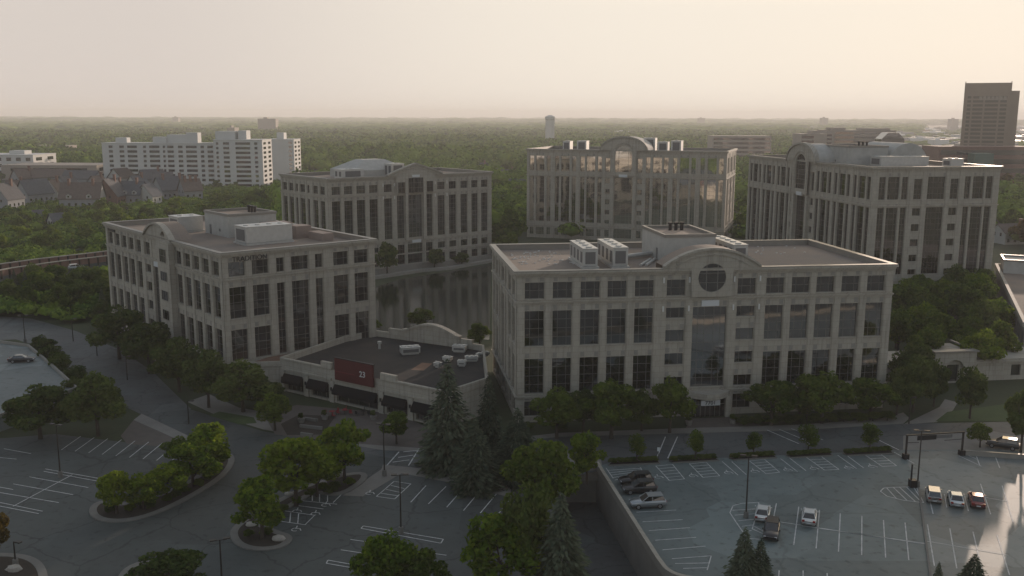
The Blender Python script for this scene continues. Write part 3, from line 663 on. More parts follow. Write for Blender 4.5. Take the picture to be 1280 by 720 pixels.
b=MB(); F.bx(b,28,36,3.6,4.4,.35,3.2); F.bx(b,28.2,28.9,0,3.6,2.2,3.0); F.bx(b,35,35.7,0,3.6,2.2,3.0); b.obj('entrance_canopy',CONC,A)
FR=FA['right']; tp=FR.pt(5.4,24.0,.19); text('TRADITION',A,tp,FR.ang,1.3,LETTER,ext=.06)
b=MB(); F.bx(b,2,6.5,23.7,24.3,.15,.3); b.obj('name_board',LETTER,A)
penthouse(A,25.3,13.4,37.6,24.4,24.4,29.2)
rooftop_unit(A,46,11,51.5,21,24.4,3.6); rooftop_unit(A,17,8.5,22.7,14,24.4,3.4); 
b=MB(); b.box(38.5,20,24.4,43,25.5,27.4); b.box(44,24,24.4,47.5,27.5,27.0); b.box(49,26,24.4,55,28.5,26.0); b.obj('roof_screen',mat('pinkish_block',(.25,.20,.175),.9,noise=(.2,.16,.14),scale=.8,amt=.5),A)

# --- pond block (B)
H=30.5
BL=[(1.4,4.4,'b'),(5.8,8.8,'b'),(10.3,13.4,'b'),(15.0,18.1,'b'),(20.5,23.5,'b'),(25.4,28.2,'c'),(29.4,35.3,'c'),(36.7,39.4,'c'),(41.6,44.6,'b'),(46.4,49.4,'b'),(51.3,54.2,'b'),(56.0,58.7,'b'),(60.3,63.1,'b')]
LV8={'b':[(25.3,27.9,2),(9.7,23.3,9),(5.2,7.4,1),(1.0,3.6,2)],'c':[(9.7,24.0,9),(1.0,7.6,4)],'t':[(25.3,27.9,2),(9.7,23.3,9),(5.2,7.4,1),(1.0,3.6,2)]}
Bq,FB=office('seven storey stone office block across the pond with a peaked gable over tall dark glass',(-57.8,299.8),39.0,64.7,32.6,H,{'front':BL,'side':SHORT,'back':BL},LV8,GLASS,[4.4,8.6,24.5],visible=('front','left'))
F=FB['front']; uc=32.4
def gb(u): 
    t=abs(u-uc)/10.8; return 31.0+3.6*(1-t)**.85 if t<1 else 31.0
ped=MB(); panel(ped,F,uc-10.8,uc+10.8,lambda u:(24.78 if abs(u-uc)<7.6 else 30.53),gb,lambda u:None,-.25,.75,.3)
moulding(ped,F,uc,10.8,gb,.75,1.15,.45); moulding(ped,F,uc,8.6,lambda u:gb(u)-1.1,.753,.95,.25)
F.bx(ped,28.3,29.3,9.0,29.8,.1,.9); F.bx(ped,35.4,36.5,9.0,29.8,.1,.9)
po=ped.obj('gable',CONC,Bq)
window(po,F.pt(29.5,0,.95),0,5.8,4.9,24.8,(.17,.36,.64,.83),3,GLASS); window(po,F.pt(25.4,0,.8),0,2.8,3.6,24.8,(.5,),2,GLASS); window(po,F.pt(36.7,0,.8),0,2.7,3.6,24.8,(.5,),2,GLASS)
b=MB(); F.bx(b,30.9,33.9,29.85,30.7,.8,.95); b.obj('name_plate',SIGNW,Bq); b=MB(); F.bx(b,30.7,34.2,8.0,8.9,.5,.75); b.obj('name_plate',SIGNW,Bq)
for u in (24.4,40.5,20,45.4):
    b=MB(); F.bx(b,u-.12,u+.12,27.2,28.2,.12,.35); F.bx(b,u-.12,u+.12,23.0,24.0,.12,.35); b.obj('wall_lamp',WHITE,Bq)
b=MB(); x0,y0,x1,y1=14,8,36,24; zt=35.4; b.box(x0,y0,29.6,x1,y1,32.2); 
rf=[(x0,y0,32.2),(x1,y0,32.2),(x1,y1,32.2),(x0,y1,32.2)]; r2=[(x0+7,y0+5,zt),(x1-7,y0+5,zt),(x1-7,y1-5,zt),(x0+7,y1-5,zt)]
for i in range(4): b.poly([rf[i],rf[(i+1)%4],r2[(i+1)%4],r2[i]])
b.poly(r2); b.obj('hipped_penthouse',PENT,Bq)
rooftop_unit(Bq,8,5,16,10,29.6,3.2); rooftop_unit(Bq,26,4,31,8.5,29.6,4.6)

# --- two tall blocks (D, E)
def tall_cols(L):
    c=L/2; k=L/77.5; out=[]
    for s in (0,1):
        for g in range(3):
            g0=1.1*k+g*10.25*k
            for a,b in ((0,1.7),(2.5,5.9),(6.9,8.5)):
                u0,u1=g0+a*k,g0+b*k
                if s: u0,u1=L-u1,L-u0
                out.append((round(u0,1),round(u1,1),'n'))
    for s in (-1,1):
        u0,u1=sorted((c+s*(5.4)*k,c+s*7.2*k)); out.append((round(u0,1),round(u1,1),'s'))
    out.append((round(c-3.5*k,1),round(c+3.5*k,1),'g')); return sorted(out)
LV9={'n':[(27.8,34.0,4),(7.0,25.6,12),(1.4,4.4,2)],'s':[(27.8,33.4,4),(23.3,25.4,1),(19.0,21.0,1),(14.8,16.8,1),(10.6,12.5,1),(6.9,8.4,1),(1.4,4.4,2)],'g':[(7.0,25.6,12),(1.0,4.8,2)],'w':[(27.8,34.0,4),(7.0,25.6,12),(1.4,4.4,2)]}
SHORT9=[(1.9,3.8,'n'),(4.5,7.9,'n'),(8.7,10.4,'n'),(12.3,14.7,'s'),(16.4,21.6,'w'),(23.3,25.7,'s'),(27.6,29.3,'n'),(30.1,33.5,'n'),(34.2,36.1,'n')]
def tall(label,o,ang,L,glass,visible):
    root,FS=office(label,o,ang,L,38.0,36.6,{'front':tall_cols(L),'side':SHORT9,'back':tall_cols(L)},LV9,glass,[5.2,26.0],visible=visible)
    F=FS['front']; c=L/2; k=L/77.5; hz0,hr=36.75,9.2*k; wr=3.3*k
    def top(u): return hz0+5.5*math.sqrt(max(0,1-((u-c)/hr)**2)) if abs(u-c)<hr else hz0
    def hole(u):
        if abs(u-c)>=wr-.001: return None
        return (27.9,35.2+math.sqrt(wr*wr-(u-c)**2))
    p=MB(); panel(p,F,c-hr,c+hr,lambda u:26.4 if abs(u-c)<4.9*k else 36.6,top,hole,-.25,1.0,.25)
    moulding(p,F,c,hr,top,1.0,1.4,.6,.3)
    k2=20
    for i in range(k2):
        a=c+ (wr+.9)*math.cos(PI*i/k2); b=c+(wr+.9)*math.cos(PI*(i+1)/k2); za=35.2+(wr+.9)*math.sin(PI*i/k2); zb=35.2+(wr+.9)*math.sin(PI*(i+1)/k2)
        p.tube(F.pt(a,za,1.05),F.pt(b,zb,1.05),.22,k=5,cap=False)
    F.bx(p,c-wr-1.1,c-wr-.5,26.6,35.2,1.003,1.2); F.bx(p,c+wr+.5,c+wr+1.1,26.6,35.2,1.003,1.2)
    F.bx(p,c-4.9*k,c-3.7*k,5.6,26.0,.13,.9); F.bx(p,c+3.7*k,c+4.9*k,5.6,26.0,.13,.9)
    po=p.obj('gable',CONC,root)
    window(po,F.pt(c-wr,27.9,.55),0,round(2*wr,2),round(35.2+wr-27.9,2),27.9,(.22,.78),6,glass,'arch')
    # barrel roof running back from the gable
    b=MB(); n=20; r=hr-.4; y1=6 if ang<-50 else 15
    q=[(c+r*math.cos(PI*i/n),hz0-.2+5.3*math.sin(PI*i/n)) for i in range(n+1)]
    for i in range(n): b.poly([(q[i][0],.3,q[i][1]),(q[i+1][0],.3,q[i+1][1]),(q[i+1][0],y1,q[i+1][1]),(q[i][0],y1,q[i][1])])
    b.poly([(x,y1,z) for x,z in q]); b.obj('barrel_roof',PENT,root)
    b=MB(); F.bx(b,c-1.7,c+1.7,25.9,27.0,.5,1.15); b.obj('name_plate',SIGNW,root)
    return root,F
Dq,FD=tall('nine storey stone office block behind the round window block, its glass mirroring golden walls',(6.2,399.0),-18.0,81.0,GLASSD,('front','right'))
rooftop_unit(Dq,13,8,16,13,35.7,4.0,m=UNIT); rooftop_unit(Dq,19,8,23,13,35.7,4.2); rooftop_unit(Dq,52,12,56,17,35.7,4.0); rooftop_unit(Dq,58,8,62,14,35.7,4.6); rooftop_unit(Dq,45,17,50,22,35.7,5.4)
b=MB(); P=[(2,22,35.8),(12,22,37.4),(12,36,37.4),(2,36,35.8)]; b.poly(P); b.obj('skylight',UNIT,Dq)
Eq,FE=tall('nine storey stone office block at the right with an arched window in a round gable',(83.6,339.7),-80.0,81.0,GLASSB,('front','right'))
penthouse(Eq,38,5.5,57,18.4,35.7,41.4,3); rooftop_unit(Eq,60,11,66,26,35.7,3.0); rooftop_unit(Eq,68,29,72,33,35.7,2.6)
b=MB(); n=20; q=[(24.8+6.4*math.cos(PI*i/n),36.2+6.2*math.sin(PI*i/n)) for i in range(n+1)]
for i in range(n): b.poly([(38,q[i][0],q[i][1]),(38,q[i+1][0],q[i+1][1]),(57.5,q[i+1][0],q[i+1][1]),(57.5,q[i][0],q[i][1])])
for xx in (38,57.5): b.poly([(xx,y,z) for y,z in q])
b.obj('barrel_roof',PENT,Eq)

# ------------------------------------------------------------------ restaurant
RF=[(-42.4,170.5),(-10.6,148.9),(-4.2,157.0),(-5.6,180.5),(-28.5,193.2),(-33.5,188.0)]
rt=thing('restaurant','low stone restaurant with black awnings and a big dark red sign between two office blocks','restaurant',(-42.4,170.5,0),math.atan2(148.9-170.5,31.8))
ra=math.atan2(148.9-170.5,31.8); ca,sa=math.cos(ra),math.sin(ra)
def rl(p): dx,dy=p[0]+42.4,p[1]-170.5; return (dx*ca+dy*sa,-dx*sa+dy*ca)
RP=[rl(p) for p in RF]; FLn=RP[1][0]
b=MB()
Fr=Face((0,0),(1,0),(0,-1),FLn)
ops=[(1.2,5.6,.3,3.1),(7.6,12.0,.3,3.1),(14.0,23.6,.3,3.1),(25.6,30.2,.3,3.1),(32.0,36.8,.3,3.1)]
wallsheet(b,Fr,0,6.0,ops,.5)
for i in range(1,6):
    p,q=RP[i],RP[(i+1)%6]; b.poly([(p[0],p[1],0),(q[0],q[1],0),(q[0],q[1],6.0),(p[0],p[1],6.0)])
Fr.bx(b,-.2,12.9,4.0,4.35,0,.25); Fr.bx(b,24.7,FLn,4.0,4.35,0,.25)
for u in (.5,6.6,13.0,24.6,31.1,37.6): Fr.bx(b,u-.5,u+.5,0,3.9,.0,.3)
b.obj('wall',CONC,rt)
b=MB(); b.poly([(x,y,5.1) for x,y in RP]); b.obj('roof',MEMB,rt)
b=MB(); b.wallrun(RP[1:]+[RP[0]],.5,5.1,6.3); b.wallrun([(0,0),(13,0)],.5,6.003,6.3); b.wallrun([(24.5,0),(28,0)],.55,6.0,7.2); b.wallrun([(10.5,0),(13,0)],.55,6.0,7.2); b.wallrun([(28,0),(FLn,0)],.5,6.003,6.3); b.obj('parapet',CONC,rt)
# curved back parapet
p,q=RP[3],RP[4]; dd=Vector((q[0]-p[0],q[1]-p[1])); L=dd.length; dd/=L; FB_=Face(p,(dd.x,dd.y),(-dd.y,dd.x),L)
b=MB(); f=arcf(L*.45,6.2,7.6,1.3); panel(b,FB_,L*.45-6.8,L*.45+6.8,lambda u:5.2,lambda u:f(u)+.2*math.cos((u-L*.45)/2),None,-.3,.5,.4)
moulding(b,FB_,L*.45,6.8,lambda u:f(u)+.2*math.cos((u-L*.45)/2)+.1,-.5,.8,.4)
FB_.bx(b,L*.45+6.8,L*.45+10.5,5.2,7.2,-.3,.3); FB_.bx(b,L*.45-9.5,L*.45-6.8,5.2,7.0,-.3,.3); b.obj('raised_parapet',CONC,rt)
AWN=mat('awning_black',(.010,.010,.011),.95,spec=.15)
for u0,u1,_,_ in ops:
    w=u1-u0; b=MB(); b.poly([(u0-.2,-.3,3.5),(u1+.2,-.3,3.5),(u1+.2,-1.15,2.35),(u0-.2,-1.15,2.35)]); b.poly([(u0-.2,-1.15,2.35),(u1+.2,-1.15,2.35),(u1+.2,-1.15,1.85),(u0-.2,-1.15,1.85)])
    for u in (u0-.2,u1+.2): b.poly([(u,-.3,3.5),(u,-.3,1.85),(u,-1.15,1.85),(u,-1.15,2.35)])
    b.obj('awning',AWN,rt)
    window(rt,(u0,.42),0,round(w,1),2.8,.3,(.25,.5,.75),2,GLASS)
for u in (.5,6.6,13.0,24.6,31.1,37.6):
    b=MB(); b.box(u-.15,-.5,2.2,u+.15,-.3,2.8); b.obj('wall_lamp',DARKM,rt)
SIGNR=mat('sign_dark_red',(.085,.012,.014),.5,noise=(.06,.010,.011),scale=.8,amt=.5)
b=MB(); Fr.bx(b,14.3,23.2,4.5,8.4,.35,.7); sg=b.obj('red_sign',SIGNR,rt); 
b=MB(); Fr.bx(b,14.1,23.4,8.4,8.52,.3,.75); b.obj('trim',DARKM,sg)
b=MB(); Fr.bx(b,20.2,21.9,5.0,6.9,.7,.72); 
text('23',sg,(20.9,-.78,6.4),0,1.45,SIGNW)
b=MB(); Fr.bx(b,14.5,19.0,5.95,6.1,.7,.74); b.obj('stripe',mat('sign_red_bright',(.14,.008,.016),.5),sg)
def runit(x,y,w,d,h,r=0,m=UNIT):
    b=MB(); b.box(-w/2,-d/2,.3,w/2,d/2,h); b.box(-w/2+.2,-d/2+.2,0,w/2-.2,d/2-.2,.3); b.box(-w/2-.06,-d/2-.06,h,w/2+.06,d/2+.06,h+.08)
    for i in range(3): b.tube((-w/2+w*(i+.5)/3,0,h+.08),(-w/2+w*(i+.5)/3,0,h+.25),min(w/7,d/2.6),k=10)
    o=link('rooftop_unit',b.mesh('rooftop_unit',m),rt,(x,y,5.1),r)
    l=MB(); l.box(-w/2+.3,-d/2-.05,.5,w/2-.3,-d/2-.01,h-.3); l.obj('louver',LOUV,o)
q=rl((at(513,443,5.1).x,at(513,443,5.1).y)); runit(q[0],q[1],3.6,2.0,1.4,.9)
for u,v,w_,d_,h_,r_ in ((575,440,2.6,1.6,1.2,.4),(590,452,2.4,1.2,.9,.7),(560,452,1.6,1.2,.8,.2),(578,458,1.5,1.1,1.0,.5),(604,446,2.6,.8,.7,1.2),(548,460,1.2,1.0,.9,0)):
    q=rl((at(u,v,5.1).x,at(u,v,5.1).y)); runit(q[0],q[1],w_,d_,h_,r_)
b=MB(); P=[rl((at(u,v,5.1).x,at(u,v,5.1).y)) for u,v in ((514,463),(528,454),(541,455),(530,464))]; b.poly([(x,y,5.11) for x,y in P]); b.obj('rust_patch',RUST,rt)
b=MB(); q=rl((at(475,437,5.1).x,at(475,437,5.1).y)); b.tube((q[0],q[1],5.1),(q[0],q[1],6.2),.25); b.tube((q[0],q[1],6.1),(q[0],q[1],6.6),.4); b.obj('vent_pipe',UNIT,rt)
# low wing joining the left office block
wg=[(-50.5,169.5),(-42.6,170.7),(-33.8,188.2),(-41,186.5)]
b=MB(); b.prism(wg,0,4.6); w_=b.obj('low_wing',CONC); tag(w_,'low flat wing joining the restaurant to the left office block','wing')
b=MB(); b.wallrun([wg[0],wg[1],wg[2]],.5,4.603,5.5); b.obj('parapet',CONC,w_); 
b=MB(); b.poly([(x,y,4.62) for x,y in wg]); b.obj('roof',RUST,w_)

# ------------------------------------------------------------------ vegetation prototypes
def leafmesh(name, lobes, n, size, m, seed, flat=.0):
    r=np.random.default_rng(seed); L=np.array(lobes)  # x,y,z,rx,rz
    wts=L[:,3]**1.6; idx=r.choice(len(L),n,p=wts/wts.sum())
    d=r.normal(size=(n,3)); d/=np.linalg.norm(d,axis=1)[:,None]
    rad=r.uniform(.55,1.05,n)**.6
    c=L[idx,:3]+d*np.stack([L[idx,3],L[idx,3],L[idx,4]],1)*rad[:,None]
    nrm=d+r.normal(size=(n,3))*.7; nrm/=np.linalg.norm(nrm,axis=1)[:,None]
    t=np.cross(nrm,r.normal(size=(n,3))); t/=np.linalg.norm(t,axis=1)[:,None]; b=np.cross(nrm,t)
    s=size*r.uniform(.6,1.3,n)[:,None]
    V=np.empty((n,4,3)); V[:,0]=c-t*s; V[:,1]=c-b*s*.7; V[:,2]=c+t*s; V[:,3]=c+b*s*.7
    me=bpy.data.meshes.new(name); me.vertices.add(n*4); me.vertices.foreach_set('co',V.reshape(-1))
    me.loops.add(n*4); me.loops.foreach_set('vertex_index',np.arange(n*4)); me.polygons.add(n)
    me.polygons.foreach_set('loop_start',np.arange(n)*4); me.polygons.foreach_set('loop_total',np.full(n,4)); me.materials.append(m); me.update(); me.validate(); return me
def decid(seed, h=10, w=8, n=3600, size=.30, m=None, trunk=.18, egg=False, many=17):
    r=random.Random(seed); lobes=[]; z0=h*trunk
    for i in range(many):
        a=r.uniform(0,2*PI); t=r.uniform(0,1); z=z0+(h-z0)*(.22+.6*t); rr=(w/2)*(.72 if not egg else .45)*math.sin(PI*min(.9,.25+.6*t))*r.uniform(.45,1.15)
        s=w*(r.uniform(.10,.22) if not egg else r.uniform(.17,.25)); lobes.append((math.cos(a)*rr,math.sin(a)*rr,z,s,s*.8))
    lobes.append((r.uniform(-.4,.4),r.uniform(-.4,.4),z0+(h-z0)*.46,w*.27,(h-z0)*.36)); lobes.append((r.uniform(-.6,.6),r.uniform(-.6,.6),z0+(h-z0)*.76,w*.17,(h-z0)*.24))
    cm=leafmesh('crown',lobes,n,size,m,seed)
    t=MB(); t.tube((0,0,-.1),(r.uniform(-.1,.1),0,h*.35),w*.035,w*.022,8,False)
    for i in range(6):
        l=lobes[i]; t.tube((0,0,h*(.2+.05*i)),(l[0],l[1],l[2]),w*.013,w*.005,5,False)
    return cm, t.mesh('trunk',BARK,True)
def spruce(seed, h=12, w=6, n=4200, m=None, size=.26, dens=1):
    r=np.random.default_rng(seed); t=r.uniform(0,1,n)**.58; z=h*(1-t)*.97+h*.03  # t=0 tip
    tier=(z/h*16)%1; rad=(w/2)*np.minimum(1.0,.05+1.25*t**.95)*(.66+.34*(1-tier))*r.uniform(.5,1.08,n)
    a=r.uniform(0,2*PI,n); k=1+.14*np.sin(a*5+seed)+.1*np.sin(a*9+z*2); rad*=k
    c=np.stack([np.cos(a)*rad,np.sin(a)*rad,z-rad*.22],1); c[:,2]=np.maximum(c[:,2],.15)
    out=np.stack([np.cos(a),np.sin(a),-.35+r.normal(size=n)*.25],1); out/=np.linalg.norm(out,axis=1)[:,None]
    side=np.stack([-np.sin(a),np.cos(a),r.normal(size=n)*.4],1); s=size*r.uniform(.7,1.4,n)[:,None]*(.6+.6*t[:,None])
    V=np.empty((n,4,3)); V[:,0]=c-out*s*1.2; V[:,1]=c-side*s*.5; V[:,2]=c+out*s*1.3; V[:,3]=c+side*s*.5
    me=bpy.data.meshes.new('crown'); me.vertices.add(n*4); me.vertices.foreach_set('co',V.reshape(-1)); me.loops.add(n*4); me.loops.foreach_set('vertex_index',np.arange(n*4)); me.polygons.add(n)
    me.polygons.foreach_set('loop_start',np.arange(n)*4); me.polygons.foreach_set('loop_total',np.full(n,4)); me.materials.append(m); me.update(); me.validate()
    t_=MB(); t_.tube((0,0,-.1),(0,0,h*.93),w*.035,.02,8,False); return me,t_.mesh('trunk',BARK,True)
PR={'b':[decid(i,m=LEAF_B) for i in (1,2,3)],'m':[decid(i,m=LEAF_M) for i in (11,12,13)],'d':[decid(i,m=LEAF_D) for i in (21,22,23)],
    'e':[decid(i,m=LEAF_M,egg=True,trunk=.25,n=1800,size=.3) for i in (31,32)],'o':[decid(41,m=LEAF_O)],
    's':[spruce(i,m=LEAF_S) for i in (51,52,53)],
    'M':[decid(i,m=LEAF_M,n=900,size=.6) for i in (61,62,63,64)],'B':[decid(i,m=LEAF_B,n=900,size=.6) for i in (71,72,73)],'D':[decid(i,m=LEAF_D,n=900,size=.6) for i in (81,82,83)],'S':[spruce(i,m=LEAF_S,n=900,size=.5) for i in (91,)],'O':[decid(95,m=LEAF_O,n=900,size=.6)]}
def tree(kind,p,h,w,label,cat='tree',group=None,name=None):
    k=PR[kind]; cm,tm=k[RND.randrange(len(k))]; sp=kind in 'sS'
    o=thing(name or ('spruce_tree' if sp else 'deciduous_tree'),label,cat,p,RND.uniform(0,6.28),group)
    s=(w/(6 if sp else 8),w/(6 if sp else 8),h/(12 if sp else 10)); o.scale=s
    link('crown',cm,o); link('trunk',tm,o); return o
def ptree(kind,u,vb,vt,wpx,label,**k):
    p=at(u,vb); s=px_per_m(p); h=(vb-vt)/s/math.cos(PITCH)*1.03; return tree(kind,p,h,wpx/s,label,**k)
near=[
('s',562,586,450,76,'tall dark spruce standing at the right corner of the restaurant'),
('s',612,572,466,44,'slim spruce between the restaurant and the round window block'),
('s',596,612,524,64,'broad grey green spruce at the end of the street below the tall spruce'),
('s',648,600,510,70,'grey green spruce at the left corner of the round window block'),
('m',676,668,548,98,'large green tree hiding the head of the ramp'),
('b',630,748,640,112,'bright green tree at the bottom edge, left of the ramp'),
('s',702,760,612,88,'big dark conifer beside the ramp road, nearest of the ramp trees'),
('d',660,745,600,80,'dark round tree squeezed between the bright tree and the ramp conifer'),
('b',735,604,537,56,'light green tree at the corner of the overpass'),
('b',487,757,664,84,'bright green tree at the bottom edge beside the long painted bay'),
('m',533,760,688,66,'dark green small tree at the bottom edge right of the bright one'),
('b',432,604,525,70,'green tree on the grass end of the middle kerbed island'),
('b',372,634,546,90,'green tree halfway along the middle kerbed island'),
('b',398,622,556,66,'small tree behind the halfway tree of the middle island'),
('b',330,676,596,82,'bright tree on the rounded end of the middle kerbed island'),
('b',148,646,590,52,'small round tree on the near tip of the left island'),
('b',181,641,592,52,'small bright tree second from the near tip of the left island'),
('b',211,628,580,58,'small tree third from the near tip of the left island'),
('b',243,612,556,68,'green tree in the far half of the left island'),
('b',268,592,530,76,'brightest tree at the far end of the left island'),
('m',225,585,548,50,'shrubby tree overhanging the last stall by the brick crossing'),
('m',345,540,492,52,'green tree on the brick forecourt left of the awnings'),
('m',497,556,514,44,'green tree on the brick forecourt by the crossing'),
('o',-4,708,640,50,'tree with orange tinged leaves at the left edge'),
('d',218,746,688,96,'dark round tree at the bottom left of the view'),
('d',52,552,484,90,'dark spreading tree in front of the left parking deck'),
('d',124,548,468,78,'tall dark tree beside the brick crosswalk band'),
('m',697,548,484,76,'leafy tree under the left end of the round window block'),
('m',765,548,474,78,'green tree under the second and third bays of the round window block'),
('d',730,542,486,50,'dark tree filling the gap between two greener facade trees'),
('m',838,540,470,62,'green tree just left of the numbered entrance'),
('d',803,538,484,50,'dark shrubby tree left of the entrance tree'),
('m',965,530,474,74,'green tree just right of the numbered entrance'),
('m',1028,527,460,70,'green tree in the middle of the facade right of the entrance'),
('d',1000,524,480,50,'dark low tree between the trees right of the entrance'),
('m',1088,522,470,66,'green tree under the right end of the round window block'),
('e',797,579,541,27,'small clipped tree in the leftmost planting strip of the deck'),
('e',870,576,536,31,'small clipped tree in the second planting strip from the left'),
('e',943,571,538,25,'smallest clipped tree, in the middle planting strip'),
('e',1011,566,528,33,'bright clipped tree in the planting strip left of the last one'),
('e',1088,563,527,34,'clipped tree in the planting strip nearest the gantry'),
('d',1213,520,454,46,'round dark tree in front of the arched stone pavilion'),
('d',1142,512,440,58,'dark tree left of the arched stone pavilion'),
('d',1168,505,446,40,'narrow dark tree against the pavilion wall'),
('d',1277,562,480,50,'dark tree cut by the right edge behind the deck wall'),
('m',1226,556,524,32,'small tree beside the gantry and the red car'),
('s',930,752,655,58,'spruce at the bottom edge with its tip over the hatched island'),
('s',950,752,668,50,'smaller spruce leaning against the hatched island spruce'),
('s',1216,752,687,56,'spruce cut by the bottom edge at the right'),
('s',1172,752,697,26,'thin spruce tip at the bottom edge of the pale deck'),
('d',305,517,452,80,'dark tree at the corner of the bank lettered block'),
('d',262,512,440,62,'dark tree under the long side of the bank lettered block'),
('d',330,512,470,50,'dark low tree between the bank lettered block and the awnings'),
('d',225,492,425,70,'dense dark tree by the long side entrance of the left block'),
('d',188,470,405,66,'dark tree at the bend of the approach road'),
('d',150,452,385,72,'dark tree below the far end of the left block'),
('m',455,428,392,44,'bright tree behind the restaurant roof at the pond edge'),
('m',527,412,386,40,'small bright tree just over the raised back parapet'),
('m',600,436,404,30,'small tree between restaurant and long block at the pond'),
('D',484,346,304,34,'dark tree at the left corner of the gabled pond block'),
('D',543,337,312,28,'dark tree at the base of the gabled pond block'),
('D',577,333,316,24,'low dark tree by the lower windows of the pond block'),
('M',635,318,262,50,'green tree in the gap between the pond block and the tall block'),
]
for t in near: ptree(*t)
# low shrubs of the left deck edge and islands
for u,v in ((70,452),(90,466),(112,478),(135,492),(88,480),(60,440),(100,490),(48,428),(120,500)): ptree('d',u+6,v+22,v-6,34,'untidy dark shrub along the edge of the left parking deck',cat='shrub',group='shrubs beside the left parking deck',name='shrub')
for i in range(16):
    u=840+i*18 if i>1 else 660+i*40; 
    if 862<u<925: continue
    ptree('d',u,540-(u-640)*.036,528-(u-640)*.036,24,'low dark shrub in the bed under the facade trees',cat='shrub',group='shrubs along the long facade',name='shrub')
for px,lab,grp in ((((165,640),(190,636),(212,628),(232,617),(250,608),(262,600),(272,592),(140,641),(176,634),(222,622)),'low leafy shrub growing on the long left island','shrubs on the left island'),(((312,672),(335,668),(340,650),(356,640),(372,630),(390,620),(405,612),(420,610),(440,606),(414,616)),'low leafy shrub growing on the middle island','shrubs on the middle island')):
    for i,(u,v) in enumerate(px): ptree('md'[i%2],u,v+3,v-8,17,lab,cat='shrub',group=grp,name='shrub')
# flowering bed & planters before the restaurant, rocks
def rock(u,v,s,label,group='pale rocks on the planted islands'):
    b=MB(); r=random.Random(u*7+v); k=9
    rings=[(.9,0),(1.0,.25),(.8,.55),(.35,.75)]
    pts=[[(s*rr*math.cos(2*PI*i/k)*r.uniform(.8,1.2),s*.7*rr*math.sin(2*PI*i/k)*r.uniform(.8,1.2),s*zz*r.uniform(.85,1.1)) for i in range(k)] for rr,zz in rings]
    n=0
    for ring_ in pts: b.v+=ring_
    for j in range(3):
        for i in range(k): b.f.append((j*k+i,j*k+(i+1)%k,(j+1)*k+(i+1)%k,(j+1)*k+i)); b.m.append(0)
    b.f.append(tuple(3*k+i for i in range(k))); b.m.append(0)
    o=b.obj('rock',ROCK); p=at(u,v); o.location=(p.x,p.y,.1); tag(o,label,'rock',group)
for u,v,s,l in ((424,597,.95,'long pale rock under the tree on the grass end of the middle island'),(406,606,.5,'small pale rock left of the long one on the middle island'),(363,621,.6,'upright pale rock by the stalls of the middle island'),(350,678,.8,'pale rock on the rounded tip of the middle island'),(316,660,.7,'pale rock under the bright tree of the middle island'),
                (266,592,.6,'pale rock near the far end of the left island'),(223,621,.6,'pale rock halfway along the left island'),(20,718,.9,'pale rock on the island cut by the lower left corner')): rock(u,v,s,l)
RED=mat('red_cushion',(.22,.02,.025),.8)
def patio_set(u,v,label,m):
    p=at(u,v); o=thing('patio_table',label,'patio table',(p.x,p.y,.06),RND.uniform(0,3))
    b=MB(); b.tube((0,0,.72),(0,0,.76),.5,k=14); b.obj('table_top',m,o); b=MB(); b.tube((0,0,0),(0,0,.72),.05); b.tube((0,0,0),(0,0,.04),.3,k=12); b.obj('base',DARKM,o)
def chair(u,v,rz,label,m,grp):
    p=at(u,v); o=thing('patio_chair',label,'chair',(p.x,p.y,.06),rz,grp)
    b=MB(); b.box(-.25,-.25,.42,.25,.25,.48); b.obj('seat',m,o); b=MB(); b.box(-.25,.2,.48,.25,.26,.95); b.obj('backrest',m,o)
    for x in(-.22,.22):
        for y in (-.22,.22): b=MB(); b.tube((x,y,0),(x,y,.42),.02,k=5); b.obj('leg',DARKM,o)
for u,v,l in ((416,521,'red topped patio table at the left of the restaurant door'),(432,519,'red topped patio table nearest the restaurant door'),(455,520,'dark patio table right of the restaurant door')):
    patio_set(u,v,l,RED if 'red' in l else DARKM)
    for k in range(3):
        a=k*2.1+u; chair(u+9*math.cos(a),v+3.4*math.sin(a),a,'slim chair pulled up to the '+l.replace('patio table','table'),RED if 'red' in l else DARKM,'chairs around the '+l)
def planter(u,v,label):
    p=at(u,v); o=thing('planter',label,'planter',(p.x,p.y,.05)); b=MB(); b.tube((0,0,0),(0,0,.7),.45,.6,k=12); b.obj('pot',WALK,o); b=MB(); 
    o2=link('plant',PR['D'][0][0],o,(0,0,.5)); o2.scale=(.16,.16,.12)
for u,v,l in ((468,526,'pale round planter right of the restaurant door'),(407,526,'pale round planter left of the red tables'),(378,530,'pale round planter at the edge of the mulch bed'),(917,528,'dark leaved planter right of the numbered entrance'),(862,530,'planter left of the numbered entrance')): planter(u,v,l)
for u0,v0,u1,v1,l in ((376,536,404,539,'low pale garden wall in front of the mulch bed'),(382,527,398,529,'short pale garden wall behind the mulch bed'),(377,546,392,548,'short pale step wall nearest the road')):
    p,q=at(u0,v0),at(u1,v1); b=MB(); b.wallrun([(p.x,p.y),(q.x,q.y)],.35,.05,.55); tag(b.obj('garden_wall',KERB),l,'garden wall')
for i,pb in enumerate(beds):
    o=bed('planting_bed',pb,MULCH,label='kerbed mulch strip on the far edge of the deck, number '.replace(', number ','')+['',' under the leftmost clipped tree',' under the second clipped tree',' under the smallest clipped tree',' under the bright clipped tree',' beside the gantry'][i+1],cat='planting bed')
    P=[at(*q) for q in pb]
    for k in range(7):
        t=(k+.5)/7; a=P[1].lerp(P[2],t).lerp(P[0].lerp(P[3],t),.5); 
        s=link('low_plants',PR['D'][k%3][0],o,(a.x,a.y,.1)); s.scale=(.22,.16,.09); s['kind']='stuff'

